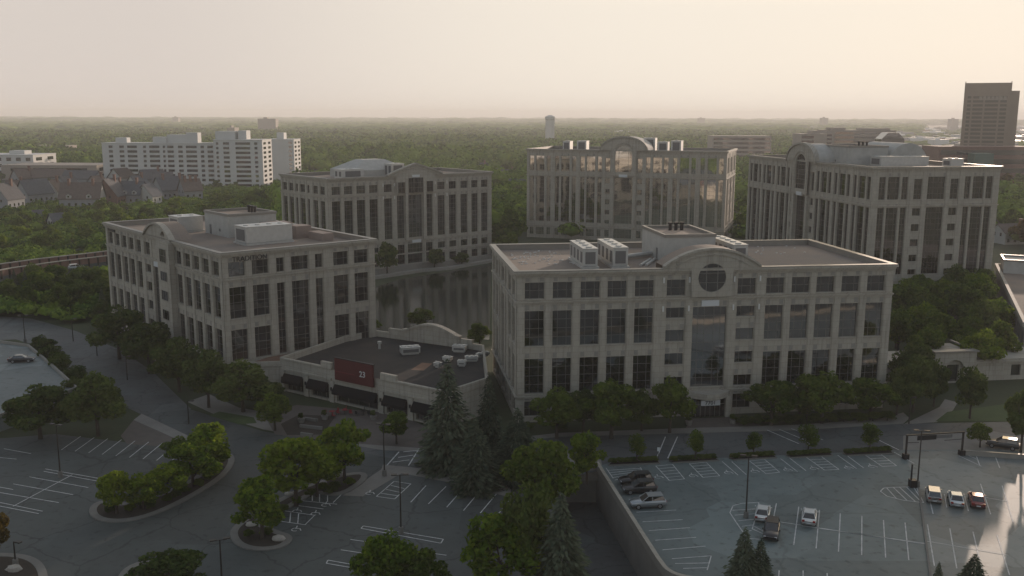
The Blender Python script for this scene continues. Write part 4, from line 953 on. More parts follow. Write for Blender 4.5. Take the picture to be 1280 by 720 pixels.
# ------------------------------------------------------------------ lamps, gantry, signs
POLE=mat('lamp_pole_bronze',(.045,.04,.035),.5,metal=.5)
LENS=mat('lamp_lens',(.4,.42,.44),.3)
def lamp(u,vb,vt,label,z=0.0,heads=2,base=True,rz=0):
    p=at(u,vb,z); s=px_per_m(p); h=(vb-vt)/s*1.02; o=thing('street_lamp',label,'street lamp',p,rz)
    b=MB(); b.tube((0,0,0),(0,0,h),.11,.07,8); b.obj('pole',POLE,o)
    if base: b=MB(); b.tube((0,0,0),(0,0,.9),.33,.3,12); b.obj('base',KERB if z<1 and h<9 else DARKM,o)
    for k in range(heads):
        d=1 if k==0 else -1; b=MB(); b.tube((0,0,h-.1),(d*.6,0,h),.04,k=6); b.box(d*.35,-.22,h-.02,d*1.05,.22,h+.12); hd=b.obj('lamp_head',POLE,o)
        b=MB(); b.box(d*.42,-.17,h-.05,d*.98,.17,h-.022); b.obj('lens',LENS,hd)
for a in ((503,668,592,'tall twin lamp at the end of the long painted bay in the middle lot'),(934,646,566,'twin lamp on the left hatched island of the deck'),(1148,606,534,'twin lamp at the deck joint beside the gantry'),
          (482,596,530,'lamp post beside the crossing path'),(77,600,533,'lamp post in the left stalls'),(280,735,674,'lamp post at the bottom edge of the loop drive'),(237,532,503,'slim lamp post by the crosswalk band'),
          (1137,527,494,'slim lamp post in front of the pavilion path'),(1009,530,503,'slim lamp post under the facade tree right of the entrance'),(22,712,679,'short lamp post on the lower left island'),(32,432,398,'lamp at the far corner of the left deck'),(92,430,402,'slim lamp in the trees by the approach road'),(122,448,419,'slim lamp at the bend of the approach road'),(160,478,448,'slim lamp on the verge of the left block')):
    lamp(*a,z=0,heads=1 if ('slim' in a[3] or 'short' in a[3]) else 2,base='slim' not in a[3],rz=RND.uniform(-.4,.4))
for i,(u,v) in enumerate(((824,575),(872,575),(1011,567),(648,604),(1277,560))):
    p=at(u,v); o=thing('sign_post',['small parking sign between the first two planting strips','small sign under the second clipped tree','small sign under the bright clipped tree','small sign post by the crossing path','small sign at the right edge of the deck'][i],'sign',p)
    b=MB(); b.tube((0,0,0),(0,0,1.9),.03,k=6); b.obj('post',POLE,o); b=MB(); b.box(-.2,-.05,1.5,.2,-.03,2.1); b.obj('sign_plate',SIGNW,o)
gp,gq=at(1133,571),at(1203,566)
ang=math.atan2(gq.y-gp.y,gq.x-gp.x); Lg=(gq-gp).length
o=thing('clearance_gantry','dark steel gantry with hanging height bars over the deck entrance','gantry',gp,ang)
for x in (0,Lg):
    b=MB(); b.box(x-.38,-.38,0,x+.38,.38,.85); pb_=b.obj('post_base',DARKM,o); b=MB(); b.box(x-.11,-.11,.8,x+.11,.11,3.6); b.obj('post',POLE,o)
b=MB(); b.box(-.2,-.1,3.6,Lg+.2,.1,3.78); b.obj('beam',POLE,o)
b=MB(); b.box(1.6,-.16,2.85,4.7,-.08,3.55); b.obj('sign_board',DARKM,o); b=MB(); b.box(4.75,-.16,3.0,7.3,-.08,3.5); b.obj('sign_board',LOUV,o)
b=MB(); b.tube((0,0,2.55),(2.0,0,2.5),.05); b.tube((6.2,0,2.55),(Lg,0,2.6),.05); b.obj('clearance_bar',POLE,o)
p=at(1147,606); b=MB(); b.box(p.x-1.0,p.y-.45,.06,p.x-.1,p.y+.45,1.1); b.box(p.x-.88,p.y-.12,1.1,p.x-.74,p.y+.12,3.3); tag(b.obj('control_cabinet',DARKM),'dark cabinet standing at the foot of the deck joint lamp','cabinet')
p=at(933,644); b=MB(); b.tube((p.x,p.y,.07),(p.x,p.y,.9),.45,k=12); 
b=MB(); 
ru,rv=at(1203,566),at(1300,572)
b.wallrun([(ru.x+.6,ru.y),(rv.x,rv.y),(rv.x+40,rv.y-2)],.35,.07,.75); tag(b.obj('deck_edge_wall',CONC_D),'low wall closing the far edge of the pale deck half','wall')
b=MB(); b.wallrun([(ru.x+.6,ru.y),(rv.x,rv.y),(rv.x+40,rv.y-2)],.5,.753,.83); b.obj('coping',COPE,bpy.data.objects['deck_edge_wall'])

# ------------------------------------------------------------------ cars
TYRE=mat('tyre_rubber',(.012,.012,.012),.85); RIM=mat('wheel_rim',(.35,.35,.36),.3,metal=.8); CGL=glassmat('car_glass',(.006,.007,.008),1.6)
HL=mat('headlight_lens',(.5,.52,.55),.15); TL=mat('taillight_lens',(.22,.01,.01),.2)
def paint(name,c,metal=.3): 
    m=mat(name,c,.32,metal=metal); m.node_tree.nodes['Principled BSDF'].inputs['Coat Weight'].default_value=.6; return m
CP={'white':paint('car_paint_white',(.60,.61,.60),.05),'silver':paint('car_paint_silver',(.34,.37,.39),.6),'black':paint('car_paint_black',(.012,.012,.014)),'red':paint('car_paint_red',(.17,.012,.018),.3),'tan':paint('car_paint_pearl',(.46,.44,.42),.3),'grey':paint('car_paint_dark_grey',(.035,.037,.04),.4),'pale':paint('car_paint_pale_blue',(.48,.53,.55),.1)}
CARM={}
def carmesh(kind):
    if kind in CARM: return CARM[kind]
    if kind=='sedan': L,Wd,st=4.75,1.82,[(-2.37,.55,.80,.80),(-2.2,.30,.88,.86),(-1.45,.22,.96,.90),(-1.3,.22,.97,.90),(0,.2,.95,.91),(.9,.22,.93,.90),(1.6,.22,.84,.88),(2.2,.28,.72,.82),(2.37,.45,.60,.70)]
    else: L,Wd,st=4.65,1.88,[(-2.32,.5,.98,.80),(-2.2,.34,1.04,.88),(-1.45,.28,1.06,.92),(0,.26,1.04,.93),(.9,.28,1.02,.92),(1.6,.28,.97,.90),(2.15,.34,.86,.84),(2.32,.5,.72,.74)]
    b=MB(); n=8
    for x,zb,zt,hw in st:
        m_=(zb+zt)/2
        b.v+=[(x,-hw*.93,zb),(x,-hw,m_),(x,-hw*.985,zt-.12),(x,-hw*.9,zt),(x,hw*.9,zt),(x,hw*.985,zt-.12),(x,hw,m_),(x,hw*.93,zb)]
    for i in range(len(st)-1):
        for j in range(n): a=i*n+j; c=i*n+(j+1)%n; b.f.append((a,c,c+n,a+n)); b.m.append(0)
    b.f.append(tuple(range(n))); b.f.append(tuple((len(st)-1)*n+j for j in reversed(range(n)))); b.m+=[0,0]
    if kind=='sedan': gh=[(-1.75,.95,.72),(-1.05,1.38,.58),(.15,1.42,.60),(.95,.93,.74)]; roof=(-1.0,.12)
    else: gh=[(-2.15,1.03,.76),(-1.85,1.60,.64),(.05,1.66,.66),(.95,1.01,.78)]; roof=(-1.8,.02)
    g=MB(); z0=.9 if kind=='sedan' else 1.0
    zb=gh[0][1]; A_,B_,C_,D_=gh
    for i in range(3):
        (xa,za,wa),(xb,zb_,wb)=gh[i],gh[i+1]; bz=z0
        la,lb=(-.80 if kind=='sedan' else -.83),0
        g.poly([(xa,-wa,za),(xb,-wb,zb_),(xb,wb,zb_),(xa,wa,za)])
        for s in (-1,1):
            g.poly([(xa,s*wa,za),(xb,s*wb,zb_),(xb,s*.8 if i!=2 else s*wb,min(z0,zb_)),(xa,s*.8 if i!=0 else s*wa,min(z0,za))])
    r=MB(); r.box(A_[0]*0+B_[0]-.05,-B_[2]-.03,B_[1]-.02,C_[0]+.05,C_[2]+.03,C_[1]+.035)
    for s in (-1,1):
        for (xa,za,wa),(xb,zb_,wb) in ((A_,B_),(C_,D_)): r.tube((xa,s*(wa+.03),za),(xb,s*(wb+.0),zb_),.045,k=5)
        r.tube((-.45,s*.80,z0),(-.45,s*(B_[2]+.02),B_[1]),.04,k=5)
        r.box(.65,s*.92 if s<0 else .92,z0-.0,.85,s*1.05 if s<0 else 1.05,z0+.14)
    wh=MB(); wh.tube((0,-.11,0),(0,.11,0),.34,k=20); rm=MB(); rm.tube((0,.10,0),(0,.125,0),.22,k=14)
    CARM[kind]=(b,g,r,wh,rm,L); return CARM[kind]
def car(kind,paintk,u,v,deg,label,z=.07,name=None):
    b,g,r,wh,rm,L=carmesh(kind); p=at(u,v,z); o=thing('suv' if kind=='suv' else 'sedan',label,'car',p,R(deg),'parked cars')
    bo=b.obj('body',CP[paintk],o,True); m=bpy.data.meshes; r.obj('roof',CP[paintk] if paintk!='black2' else CP['black'],o); g.obj('window_glass',CGL,o)
    for x in (-1.42,1.42):
        for s in (-1,1):
            w_=wh.obj('wheel',TYRE,o); w_.location=(x,s*.80,.34); 
            if s<0: w_.rotation_euler=(0,0,PI)
            rm.obj('rim',RIM,w_)
    zz=.78 if kind=='sedan' else .86
    for s in (-1,1):
        q=MB(); q.box(L/2-.22,s*.5,zz-.2,L/2-.03,s*.78,zz-.06); q.obj('headlight',HL,o)
        q=MB(); q.box(-L/2-.02,s*.48,zz-.08,-L/2+.2,s*.8,zz+.12); q.obj('taillight',TL,o)
    q=MB(); q.box(-L/2-.04,-.26,.5,-L/2+.1,.26,.64); q.obj('number_plate',SIGNW,o)
    return o
car('suv','black',796,604,188,'black suv parked nearest the hatched corner of the deck')
car('suv','grey',800,614,188,'dark grey suv between the black one and the silver one')
car('suv','silver',811,632,187,'silver suv with a dark sunroof beside the deck parapet')
car('sedan','white',955,644,71,'white sedan backed against the hatched island under the lamp')
car('suv','black',966,667,-109,'black suv with a pale roof rack in front of the hatched island')
car('sedan','white',1013,648,71,'white sedan standing alone in the middle of the deck')
car('suv','tan',1168,620,70,'pearl white suv at the deck joint, left end of the row of three')
car('sedan','pale',1196,625,70,'pale blue white sedan in the middle of the row of three')
car('sedan','red',1222,626,70,'small red car at the right end of the row of three')
car('suv','grey',1254,556,150,'dark car half hidden by trees behind the deck edge wall')
car('sedan','black',28,456,12,'black sedan parked on the pale left deck',z=LZ)
car('suv','silver',96,340,38,'white and silver car crossing the brick walled bridge',z=4.55)

# ------------------------------------------------------------------ right side: pavilion, stair wall, corner building
pv0=at(1100,478); Pv=thing('stone_pavilion','low pale stone pavilion with an arched doorway behind dark trees','pavilion',(pv0.x,pv0.y,0),R(8))
F=Face((0,0),(1,0),(0,-1),36); b=MB(); wallsheet(b,F,0,4.2,[(3,5,.6,3),(13,16,0,3.4),(27,29,.8,3),(32,34,.8,3)],.4)
b.box(0,.5,0,36,9,4.1); F.bx(b,0,11,3.5,3.9,0,.3); F.bx(b,19,36,3.5,3.9,0,.3); b.obj('wall',CONC,Pv)
b=MB(); f=arcf(14.7,3.6,5.4,.0001); panel(b,F,10.5,19,lambda u:0,lambda u:6.0,lambda u:(0.05,2.6+math.sqrt(max(0,1.9**2-(u-14.7)**2))) if abs(u-14.7)<1.899 else None,-.5,.8,.25)
b.box(10.5,.5,4.2,19,8,5.6); b.obj('arched_porch',CONC,Pv)
b=MB(); F.bx(b,10.2,19.3,6.0,6.3,-.6,1.1); b.box(10.2,.6,6.0,10.6,8,6.3); b.box(18.9,.6,6.0,19.3,8,6.3); b.obj('coping',COPE,Pv)
b=MB(); F.bx(b,12.8,16.6,.05,4.4,-.45,-.4); F.bx(b,3,5,.6,3,-.39,-.36); F.bx(b,27,29,.8,3,-.39,-.36); F.bx(b,32,34,.8,3,-.39,-.36); b.obj('pane',GLASS,Pv)
# corner building, right edge
RB=thing('parking_structure','long low building with a roof parapet running out of the right edge','parking structure',(106.5,194,0),R(67))
# local x runs away from the camera
b=MB(); Lr=88
b.box(0,0,0,Lr,-45,7.2); 
for i in range(22): b.box(i*4+.3,0,1.2,i*4+3.7,.15,2.8); 
b.obj('wall',CONC_D,RB)
b=MB(); b.box(-.3,-.35,7.2,Lr+.3,.4,8.2); b.box(Lr-.4,-45,7.2,Lr+.3,-.353,8.2); b.obj('parapet',CONC,RB)
b=MB(); b.poly([(0,-.35,7.21),(Lr-.4,-.35,7.21),(Lr-.4,-45,7.21),(0,-45,7.21)]); b.obj('roof',ROOF,RB)
for i in range(21):
    q=MB(); q.box(i*4+.6,.153,3.4,i*4+3.4,.22,6.0); q.obj('louver',LOUV,RB)
b=MB(); b.box(Lr-12,-30,7.2,Lr-1,-1,10.6); ph=b.obj('penthouse',PENT,RB); b=MB(); 
for q in ((Lr-12.2,-30.2,Lr-11.8,-.8),(Lr-1.2,-30.2,Lr-.8,-.8),(Lr-11.797,-1.2,Lr-1.203,-.8)): b.box(q[0],q[1],10.6,q[2],q[3],11.1)
b.obj('coping',COPE,ph)

# ------------------------------------------------------------------ left bridge and its brick walls
BZ=4.5
br=[at(u,v,BZ) for u,v in ((-60,357),(0,345),(60,336),(132,327),(180,320))]
b=MB(); b.wallrun([(p.x,p.y) for p in br],10.4,.0,BZ); struct(b.obj('bridge_road',ASPH2))
for k,(off,lab) in enumerate(((5.0,'far brick parapet of the bridge with dark piers'),(-5.0,'near brick parapet of the bridge behind the dark trees'))):
    d=(br[-1]-br[0]).normalized(); nn=Vector((-d.y,d.x,0))
    P=[p+nn*off for p in br]; b=MB(); b.wallrun([(p.x,p.y) for p in P],.5,BZ-.8,BZ+1.7); o=tag(b.obj('brick_parapet',BRICK),lab,'wall')
    c=MB(); c.wallrun([(p.x,p.y) for p in P],.7,BZ+1.703,BZ+1.95); c.obj('coping',CONC,o)
    L=(P[-1]-P[0]).length
    for i in range(int(L/3)):
        q=P[0].lerp(P[-1],(i*3+1.5)/L); 
        j=MB(); t=min(range(len(P)-1),key=lambda s:abs((P[s]+P[s+1]).length/2-0)); 
        # snap to the wall line
        best=min(((P[s].lerp(P[s+1],f/10)-q).length,P[s].lerp(P[s+1],f/10)) for s in range(len(P)-1) for f in range(11))[1] if False else q
        for s in range(len(P)-1):
            a,c2=P[s],P[s+1]; dd=c2-a; tt=max(0,min(1,(q-a).dot(dd)/dd.length_squared)); cand=a+dd*tt
            if s==0 or (cand-q).length<(bq-q).length: bq=cand
        j.box(bq.x-.38,bq.y-.38,BZ-.8,bq.x+.38,bq.y+.38,BZ+1.7); j.obj('pier',DARKM if False else MULCH,o)

# ------------------------------------------------------------------ houses
SH=[mat('shingle_grey',(.10,.10,.105),.9,noise=(.07,.07,.075),scale=.8,amt=.8),mat('shingle_brown',(.13,.10,.085),.9,noise=(.09,.07,.06),scale=.8,amt=.8),mat('shingle_slate',(.085,.095,.11),.9,noise=(.06,.07,.08),scale=.8,amt=.8)]
SIDW=mat('siding_white',(.42,.42,.40),.8,noise=(.36,.36,.35),scale=1,amt=.5); SIDG=mat('siding_grey',(.24,.25,.26),.8,noise=(.2,.21,.22),scale=1,amt=.5)
def house(u,v,w,d,h,rh,rz,label,wm,rm,chim=1,dorm=2,z=0):
    p=at(u,v,z); o=thing('town_house',label,'house',p,rz,'houses beyond the trees')
    b=MB(); b.box(-w/2,-d/2,0,w/2,d/2,h); 
    for s in (-1,1): b.poly([(s*w/2,-d/2,h),(s*w/2,d/2,h),(s*w/2,0,h+rh)])
    b.obj('wall',wm,o); e=.6
    b=MB()
    for s in (-1,1): 
        zz=h-rh*e/(d/2)
        b.poly([(-w/2-e,s*(d/2+e),zz),(w/2+e,s*(d/2+e),zz),(w/2+e,0,h+rh),(-w/2-e,0,h+rh)]); b.poly([(-w/2-e,s*(d/2+e),zz-.25),(w/2+e,s*(d/2+e),zz-.25),(w/2+e,0,h+rh-.25),(-w/2-e,0,h+rh-.25)])
        b.poly([(-w/2-e,s*(d/2+e),zz),(w/2+e,s*(d/2+e),zz),(w/2+e,s*(d/2+e),zz-.25),(-w/2-e,s*(d/2+e),zz-.25)])
    rf=b.obj('roof',rm,o)
    for i in range(chim):
        x=w*(-.3+.6*i/max(1,chim-1)) if chim>1 else w*.28; b=MB(); b.box(x-.6,-1.6,h,x+.6,-.4,h+rh+1.6); b.box(x-.75,-1.75,h+rh+1.6,x+.75,-.25,h+rh+1.9); b.obj('chimney',BRICK,rf)
    for i in range(dorm):
        x=-w/2+w*(i+.5)/dorm; b=MB(); hw=1.3; y0=-d/2-.3; zt=h+1.9
        b.poly([(x-hw,y0,h-.4),(x+hw,y0,h-.4),(x+hw,y0,h+1.1),(x,y0,zt),(x-hw,y0,h+1.1)])
        for s in (-1,1): b.poly([(x+s*hw,y0,h-.4),(x+s*hw,0,h-.4),(x+s*hw,0,h+1.1),(x+s*hw,y0,h+1.1)])
        dm_=b.obj('dormer',SIDW,o); b=MB()
        for s in (-1,1): b.poly([(x+s*(hw+.25),y0-.3,h+.95),(x+s*(hw+.25),0,h+.95),(x,0,zt+.12),(x,y0-.3,zt+.12)])
        b.obj('dormer_roof',rm,dm_); b=MB(); b.box(x-.5,y0-.04,h+0,x+.5,y0-.01,h+1.0); b.obj('window',GLASS,dm_)
    for i in range(max(2,int(w/3))):
        x=-w/2+w*(i+.5)/max(2,int(w/3))
        for zz in ([1.0,3.8] if h>5 else [1.0]): b=MB(); b.box(x-.55,-d/2-.05,zz,x+.55,-d/2-.01,zz+1.4); b.obj('window',GLASS,o)
    for yy in (-d/5,d/5): 
        for s in (-1,1): b=MB(); b.box(s*(w/2+.01),yy-.5,h-1.9,s*(w/2+.05),yy+.5,h-.5); b.obj('window',GLASS,o)
    return o
hs=[(8,270,17,15,8,7.5,1.45,'gabled house at the left edge with a pale gable end',SIDG,SH[0],1,0),
(44,262,20,13,8,7,1.15,'steep slate roofed house second from the left edge',SIDG,SH[2],0,0),
(68,258,10,11,8,6,1.5,'narrow white gabled house between two steep roofs',SIDW,SH[1],1,0),
(104,268,24,17,8,7.5,.15,'wide brown roofed house with pale dormers and a brick chimney',SIDG,SH[1],2,2),
(139,264,15,17,8,8.5,1.5,'house with a brick red chimney rising through its dark front gable',BRICK,SH[0],1,0),
(163,262,20,15,8,6.5,-.1,'wide slate house with three pale dormers behind bright trees',SIDG,SH[2],2,3),
(186,262,10,14,7,6,1.3,'small slate house right of the dormered houses',SIDW,SH[2],0,0),
(214,255,22,15,8,7,.9,'house with a long blue slate slope and two chimneys',SIDG,SH[2],2,0),
(238,256,13,13,8,6,.7,'narrow house with three tall brick chimneys behind reddish trees',SIDG,SH[1],3,0),
(155,238,22,15,8,6,1.2,'brown roofed house in the back row above the dormers',SIDW,SH[1],1,0),
(190,240,18,15,8,6,.7,'grey roofed house in the back row beside the apartment trees',SIDG,SH[0],1,0),
(62,238,26,16,8,5,.5,'long brown roof in the back row at the left',SIDG,SH[1],0,0),
(103,240,28,16,8,5,-.1,'long grey roof in the back row near the pale office',SIDG,SH[0],0,0),
(48,280,4,4,3,2.5,.3,'tiny white gazebo like house among the bright trees',SIDW,SH[0],0,0),
(74,292,9,7,5,3,.9,'white walled house half hidden by the nearest left trees',SIDW,SH[2],0,0),
(600,218,12,9,6,4,.4,'white house between tree crowns over the pond block roof',SIDW,SH[0],1,1),
(634,228,12,10,6,4,.0,'slate roofed house in the gap left of the mirrored tall block',SIDG,SH[0],1,0),
(648,244,12,9,6,4.5,-.1,'white gabled house against the left end of the mirrored tall block',SIDW,SH[2],0,2),
(579,208,16,10,6,3,.2,'pale speckled house behind the pond block',SIDW,SH[1],1,0),
(1262,300,12,9,5,3,.2,'small pale house right of the arched gable block',SIDW,SH[1],1,0)]
hs=[(h[0],h[1],h[2]*(.82 if h[0]<300 and h[2]>5 else 1),h[3]*(.78 if h[0]<300 and h[2]>5 else 1))+h[4:] for h in hs]
hs+=[(22,258,10,10,7,6.5,.2,'small brown gabled house tucked behind the left edge house',SIDG,SH[1],1,0),(84,250,11,10,7,6.5,1.3,'small grey gabled house behind the wide brown one',SIDG,SH[0],1,0),(122,250,11,11,7,6.5,1.4,'brown gabled house behind the brick gabled one',SIDG,SH[1],1,0),(172,248,11,10,7,6,1.2,'slate gabled house behind the dormered one',SIDW,SH[2],1,0),(204,242,12,10,7,6,.3,'grey roof behind the long blue slate slope',SIDG,SH[0],0,0),(30,238,13,11,7,6,1.0,'brown gabled house in the back row at the left edge',SIDG,SH[1],1,0)]
for h_ in hs: house(*h_)

# ------------------------------------------------------------------ white apartment slab and other far buildings
APW=mat('apartment_white',(.52,.52,.50),.8,noise=(.45,.45,.43),scale=.1,amt=.5)
TANW=mat('far_tan_concrete',(.30,.26,.22),.85,noise=(.26,.22,.19),scale=.1,amt=.5)
BRNW=mat('tower_brown_glass',(.27,.21,.16),.7,noise=(.22,.175,.13),scale=.15,amt=.6)
def slab(name,label,cat,x0,x1,y0,dep,h,nf,bays,wallm,rz=0,roofs=(),sides=True,band=False,z0=1.2,group=None,fh=None,only=None):
    """a far block: wall with separate window strips on each storey"""
    W=x1-x0; o=thing(name,label,cat,(x0,y0,0),rz,group)
    b=MB(); b.box(0,0,0,W,dep,h); b.obj('wall',wallm,o)
    b=MB(); b.box(-.3,-.3,h,W+.3,dep+.3,h+.5); b.obj('roof',wallm,o)
    fh=(h-1.2)/nf if fh is None else fh
    cnt=0
    for f in range(nf):
        zb=h-1.0-(f+1)*fh+fh*.28+.3
        if zb<1: continue
        for (a,c) in bays:
            if cnt>=95: break
            w_=MB(); w_.box(a*W,-.12,zb,c*W,-.02,zb+fh*.52); w_.obj('window',GLASS,o); cnt+=1
    if sides:
        w_=MB()
        for f in range(nf):
            zb=h-1.0-(f+1)*fh+fh*.28+.3
            if zb<1: continue
            for a in (.12,.62): w_.box(W+.02,dep*a,zb,W+.12,dep*(a+.25),zb+fh*.52)
        w_.obj('side_windows',GLASS,o)['kind']='stuff'
    for (a,c,e,f_,hh) in roofs:
        b=MB(); b.box(a*W,e*dep,h+.5,c*W,f_*dep,h+.5+hh); b.obj('rooftop_box',wallm,o)
    return o
bay=[(.06,.095),(.155,.195),(.225,.31),(.365,.39),(.42,.51),(.54,.56),(.58,.635),(.675,.715),(.745,.84),(.875,.905),(.935,.985)]
slab('apartment_block','long white apartment block with dark balcony strips beyond the town houses','apartment block',-284,-206,668,16,30.5,9,bay,APW,roofs=((.1,.2,.3,.7,3.4),(.44,.56,.2,.8,4),(.56,.78,.3,.9,5.5),(.74,.84,.2,.7,7)))
slab('apartment_block','taller white end wing of the apartment block with warm side wall','apartment block',-205.5,-172,664,26,33,10,[(.05,.1),(.2,.32),(.45,.75),(.84,.9)],APW,roofs=((.0,.4,.2,.8,5.5),(.45,.62,.3,.7,6)))
slab('apartment_block','white rear wing of the apartment block, rightmost with plain wall','apartment block',-194,-172,760,24,31,9,[(.82,.93)],APW,roofs=((.35,.6,.2,.6,5),))
slab('office_block','pale blue white low block at the left edge with small square windows','low block',-520,-393,790,40,17,3,[(i/16+.015,i/16+.045) for i in range(16)],APW,roofs=((.1,.28,.2,.7,2.6),(.45,.62,.2,.7,2.4),(.8,.9,.3,.6,3.0)))
slab('office_block','low tan flat roofed block behind the pale one at the left','low block',-396,-322,745,40,11,2,[(.1,.9)],TANW)
slab('office_block','small grey flat block just left of the white apartments','low block',-560,-505,1100,20,15,2,[(.1,.9)],TANW)
# water tower
wt=thing('water_tower','white fluted water tower on the horizon left of the arched tall block','water tower',(65,1680,0))
b=MB(); b.tube((0,0,0),(0,0,44),7.4,7.4,20); 
for i in range(12): a=2*PI*i/12; b.box(7.4*math.cos(a)-.6,7.4*math.sin(a)-.6,0,7.4*math.cos(a)+.6,7.4*math.sin(a)+.6,44)
b.obj('shaft',APW,wt); b=MB(); b.tube((0,0,44),(0,0,45),8.0,8.9,24); b.tube((0,0,45),(0,0,49),8.9,8.9,24); b.tube((0,0,49),(0,0,51.5),8.9,3,24); b.obj('tank',APW,wt)
# right skyline
slab('office_block','wide hazy five storey block right behind the tall arched blocks, leftmost of three','office block',238,308,1150,30,27,5,[(.02,.98)],TANW)
slab('office_block','narrow hazy block with a plain right half, middle of the three','office block',286,312,960,28,33,7,[(.05,.5)],TANW,roofs=((.5,.8,.2,.8,3),))
slab('office_block','longest hazy block with horizontal window bands, rightmost of the three','office block',328,400,1010,34,36,8,[(.12,.97)],TANW,roofs=((.1,.3,.2,.8,2.5),(.55,.95,.2,.8,2)))
slab('office_block','hazy brown block sunk between the banded block and the long one','office block',312,332,1000,24,34,8,[(.05,.9)],TANW)
# atrium with glass gable
gx=thing('glass_atrium','dark gabled glass atrium over the barrel roof at the right','atrium',(299,760,0))
b=MB(); b.box(-14,0,0,14,18,28); b.obj('wall',TANW,gx); b=MB(); b.poly([(-9,0,28),(9,0,28),(9,0,33),(4,0,38),(-4,0,38),(-9,0,33)]); b.poly([(-9,14,28),(9,14,28),(9,14,33),(4,14,38),(-4,14,38),(-9,14,33)])
for p_,q_ in (((-9,28),(-9,33)),((-9,33),(-4,38)),((-4,38),(4,38)),((4,38),(9,33)),((9,33),(9,28))): b.poly([(p_[0],0,p_[1]),(q_[0],0,q_[1]),(q_[0],14,q_[1]),(p_[0],14,p_[1])])
b.obj('glass_roof',GLASS,gx)
slab('brick_block','long brown block with a green corner box left of the tall tower','office block',318,392,720,30,28,4,[(.02,.98)],BRICK)
b=MB(); b.box(338,705,0,352,716,24); tag(b.obj('green_box_building',mat('green_glass',(.06,.12,.10),.4)),'small green glass box building at the foot of the brown block','small building')
# tower
tx=at(1203,222,0); TWR=thing('office_tower','tall brown glass tower with notched top standing alone at the right','tower',(376,812,0),R(-26))
Wt,Dt,Ht=35,30,78
b=MB(); b.box(0,0,0,Wt,Dt,Ht); 
for x in (.2,Wt-.8): b.box(x,.2,Ht,x+.6,.8,Ht+1.2)
b.obj('wall',BRNW,TWR)
b=MB(); b.box(Wt+.003,2,0,Wt+6,Dt-4,Ht-6.5); b.obj('side_wing',BRNW,TWR)
for f in range(19):
    for k,(a,c) in enumerate(((.08,.16),(.2,.42),(.46,.74),(.78,.92))):
        w_=MB(); w_.box(a*Wt,-.15,6+f*3.3,c*Wt,-.02,6+f*3.3+1.9); w_.obj('window',TWGL,TWR)
for k in range(7):
    w_=MB(); w_.box(Wt*.33+k*3,-.2,Ht-14,Wt*.33+k*3+2.2,-.02,Ht-11); w_.obj('pale_panel',TANW,TWR)
# far low city
r=random.Random(5); pal=[APW,TANW,BRICK,WHITE,SIDG]
for i in range(190):
    Y=r.uniform(1150,4200); X=Y*r.uniform(.30,.60); 
    w_,d_,h_=r.uniform(20,70),r.uniform(20,50),r.uniform(5,13)
    b=MB(); b.box(X,Y,0,X+w_,Y+d_,h_); b.box(X+w_*.3,Y+d_*.3,h_,X+w_*.5,Y+d_*.6,h_+2.4)
    tag(b.obj('warehouse',pal[i%5]),'low flat building lost in the bright haze at the right','warehouse','low flat buildings in the bright haze')
for i in range(22):
    Y=r.uniform(2500,6000); X=Y*r.uniform(-.5,.3); w_,d_,h_=r.uniform(20,60),r.uniform(20,40),r.uniform(9,15)
    b=MB(); b.box(X,Y,0,X+w_,Y+d_,h_); b.box(X+w_*.3,Y+d_*.3,h_,X+w_*.5,Y+d_*.6,h_+2.4)
    tag(b.obj('far_building',pal[i%5]),'small pale building poking out of the far canopy','far building','small buildings in the far canopy')
for u,H_,wd,Y,l in ((341,41,22,2600,'hazy wide building on the horizon left of centre'),(297,26,9,1900,'small brick tower on the horizon above the white apartments'),(1178,44,9,3500,'tiny building standing on the right horizon'),(1020,46,8,4200,'tiny block on the horizon over the banded office'),(870,42,8,5200,'faint block on the horizon over the mirrored block'),(230,40,7,4700,'faint block on the left horizon')):
    X=Y*(u-640)/1180; W_=wd*Y/1195; b=MB(); b.box(X-W_/2,Y,0,X+W_/2,Y+30,H_); b.box(X-W_*.2,Y+5,H_,X,Y+20,H_+4); tag(b.obj('far_building',TANW),l,'far building')

# ------------------------------------------------------------------ trees of the middle distance
foot=[(-94,221,42),(-60,195,42)]
def clear(x,y,rr=6):
    # buildings as oriented boxes
    for (ox,oy,ang,W,D) in ((.8,151.8,8,64.7,32.6),(-94.4,221.1,-49.9,64.7,32.2),(-57.8,299.8,39,64.7,32.6),(6.2,399,-18,81,38),(83.6,339.7,-80,81,38),(-55,170,-34,56,30)):
        a=R(ang); dx,dy=x-ox,y-oy; lx=dx*math.cos(a)+dy*math.sin(a); ly=-dx*math.sin(a)+dy*math.cos(a)
        if -rr<lx<W+rr and -rr<ly<D+rr: return False
    a=R(67); dx,dy=x-106.5,y-194; lx=dx*math.cos(a)+dy*math.sin(a); ly=-dx*math.sin(a)+dy*math.cos(a)
    if -5<lx<95 and -50<ly<3: return False
    for h_ in HP:
        if (x-h_[0])**2+(y-h_[1])**2<(h_[2]+2)**2: return False
    for (x0,x1,y0,y1) in ((-290,-150,655,790),(-524,-390,780,835),(-400,-318,740,790),(370,440,800,860),(300,400,700,760),(280,320,750,780),(235,410,950,1190)):
        if x0-6<x<x1+6 and y0-6<y<y1+6: return False
    for i in range(len(br)-1):
        a_,c_=br[i],br[i+1]; dd=c_-a_; q=Vector((x,y,0)); t=max(0,min(1,(q-a_).dot(dd)/dd.length_squared))
        a_,c_=Vector((a_.x,a_.y,0)),Vector((c_.x,c_.y,0)); dd=c_-a_; t=max(0,min(1,(q-a_).dot(dd)/dd.length_squared))
        if (a_+dd*t-q).length<11: return False
    return True
HP=[(at(h_[0],h_[1]).x,at(h_[0],h_[1]).y,h_[2]/2+1.5) for h_ in hs]
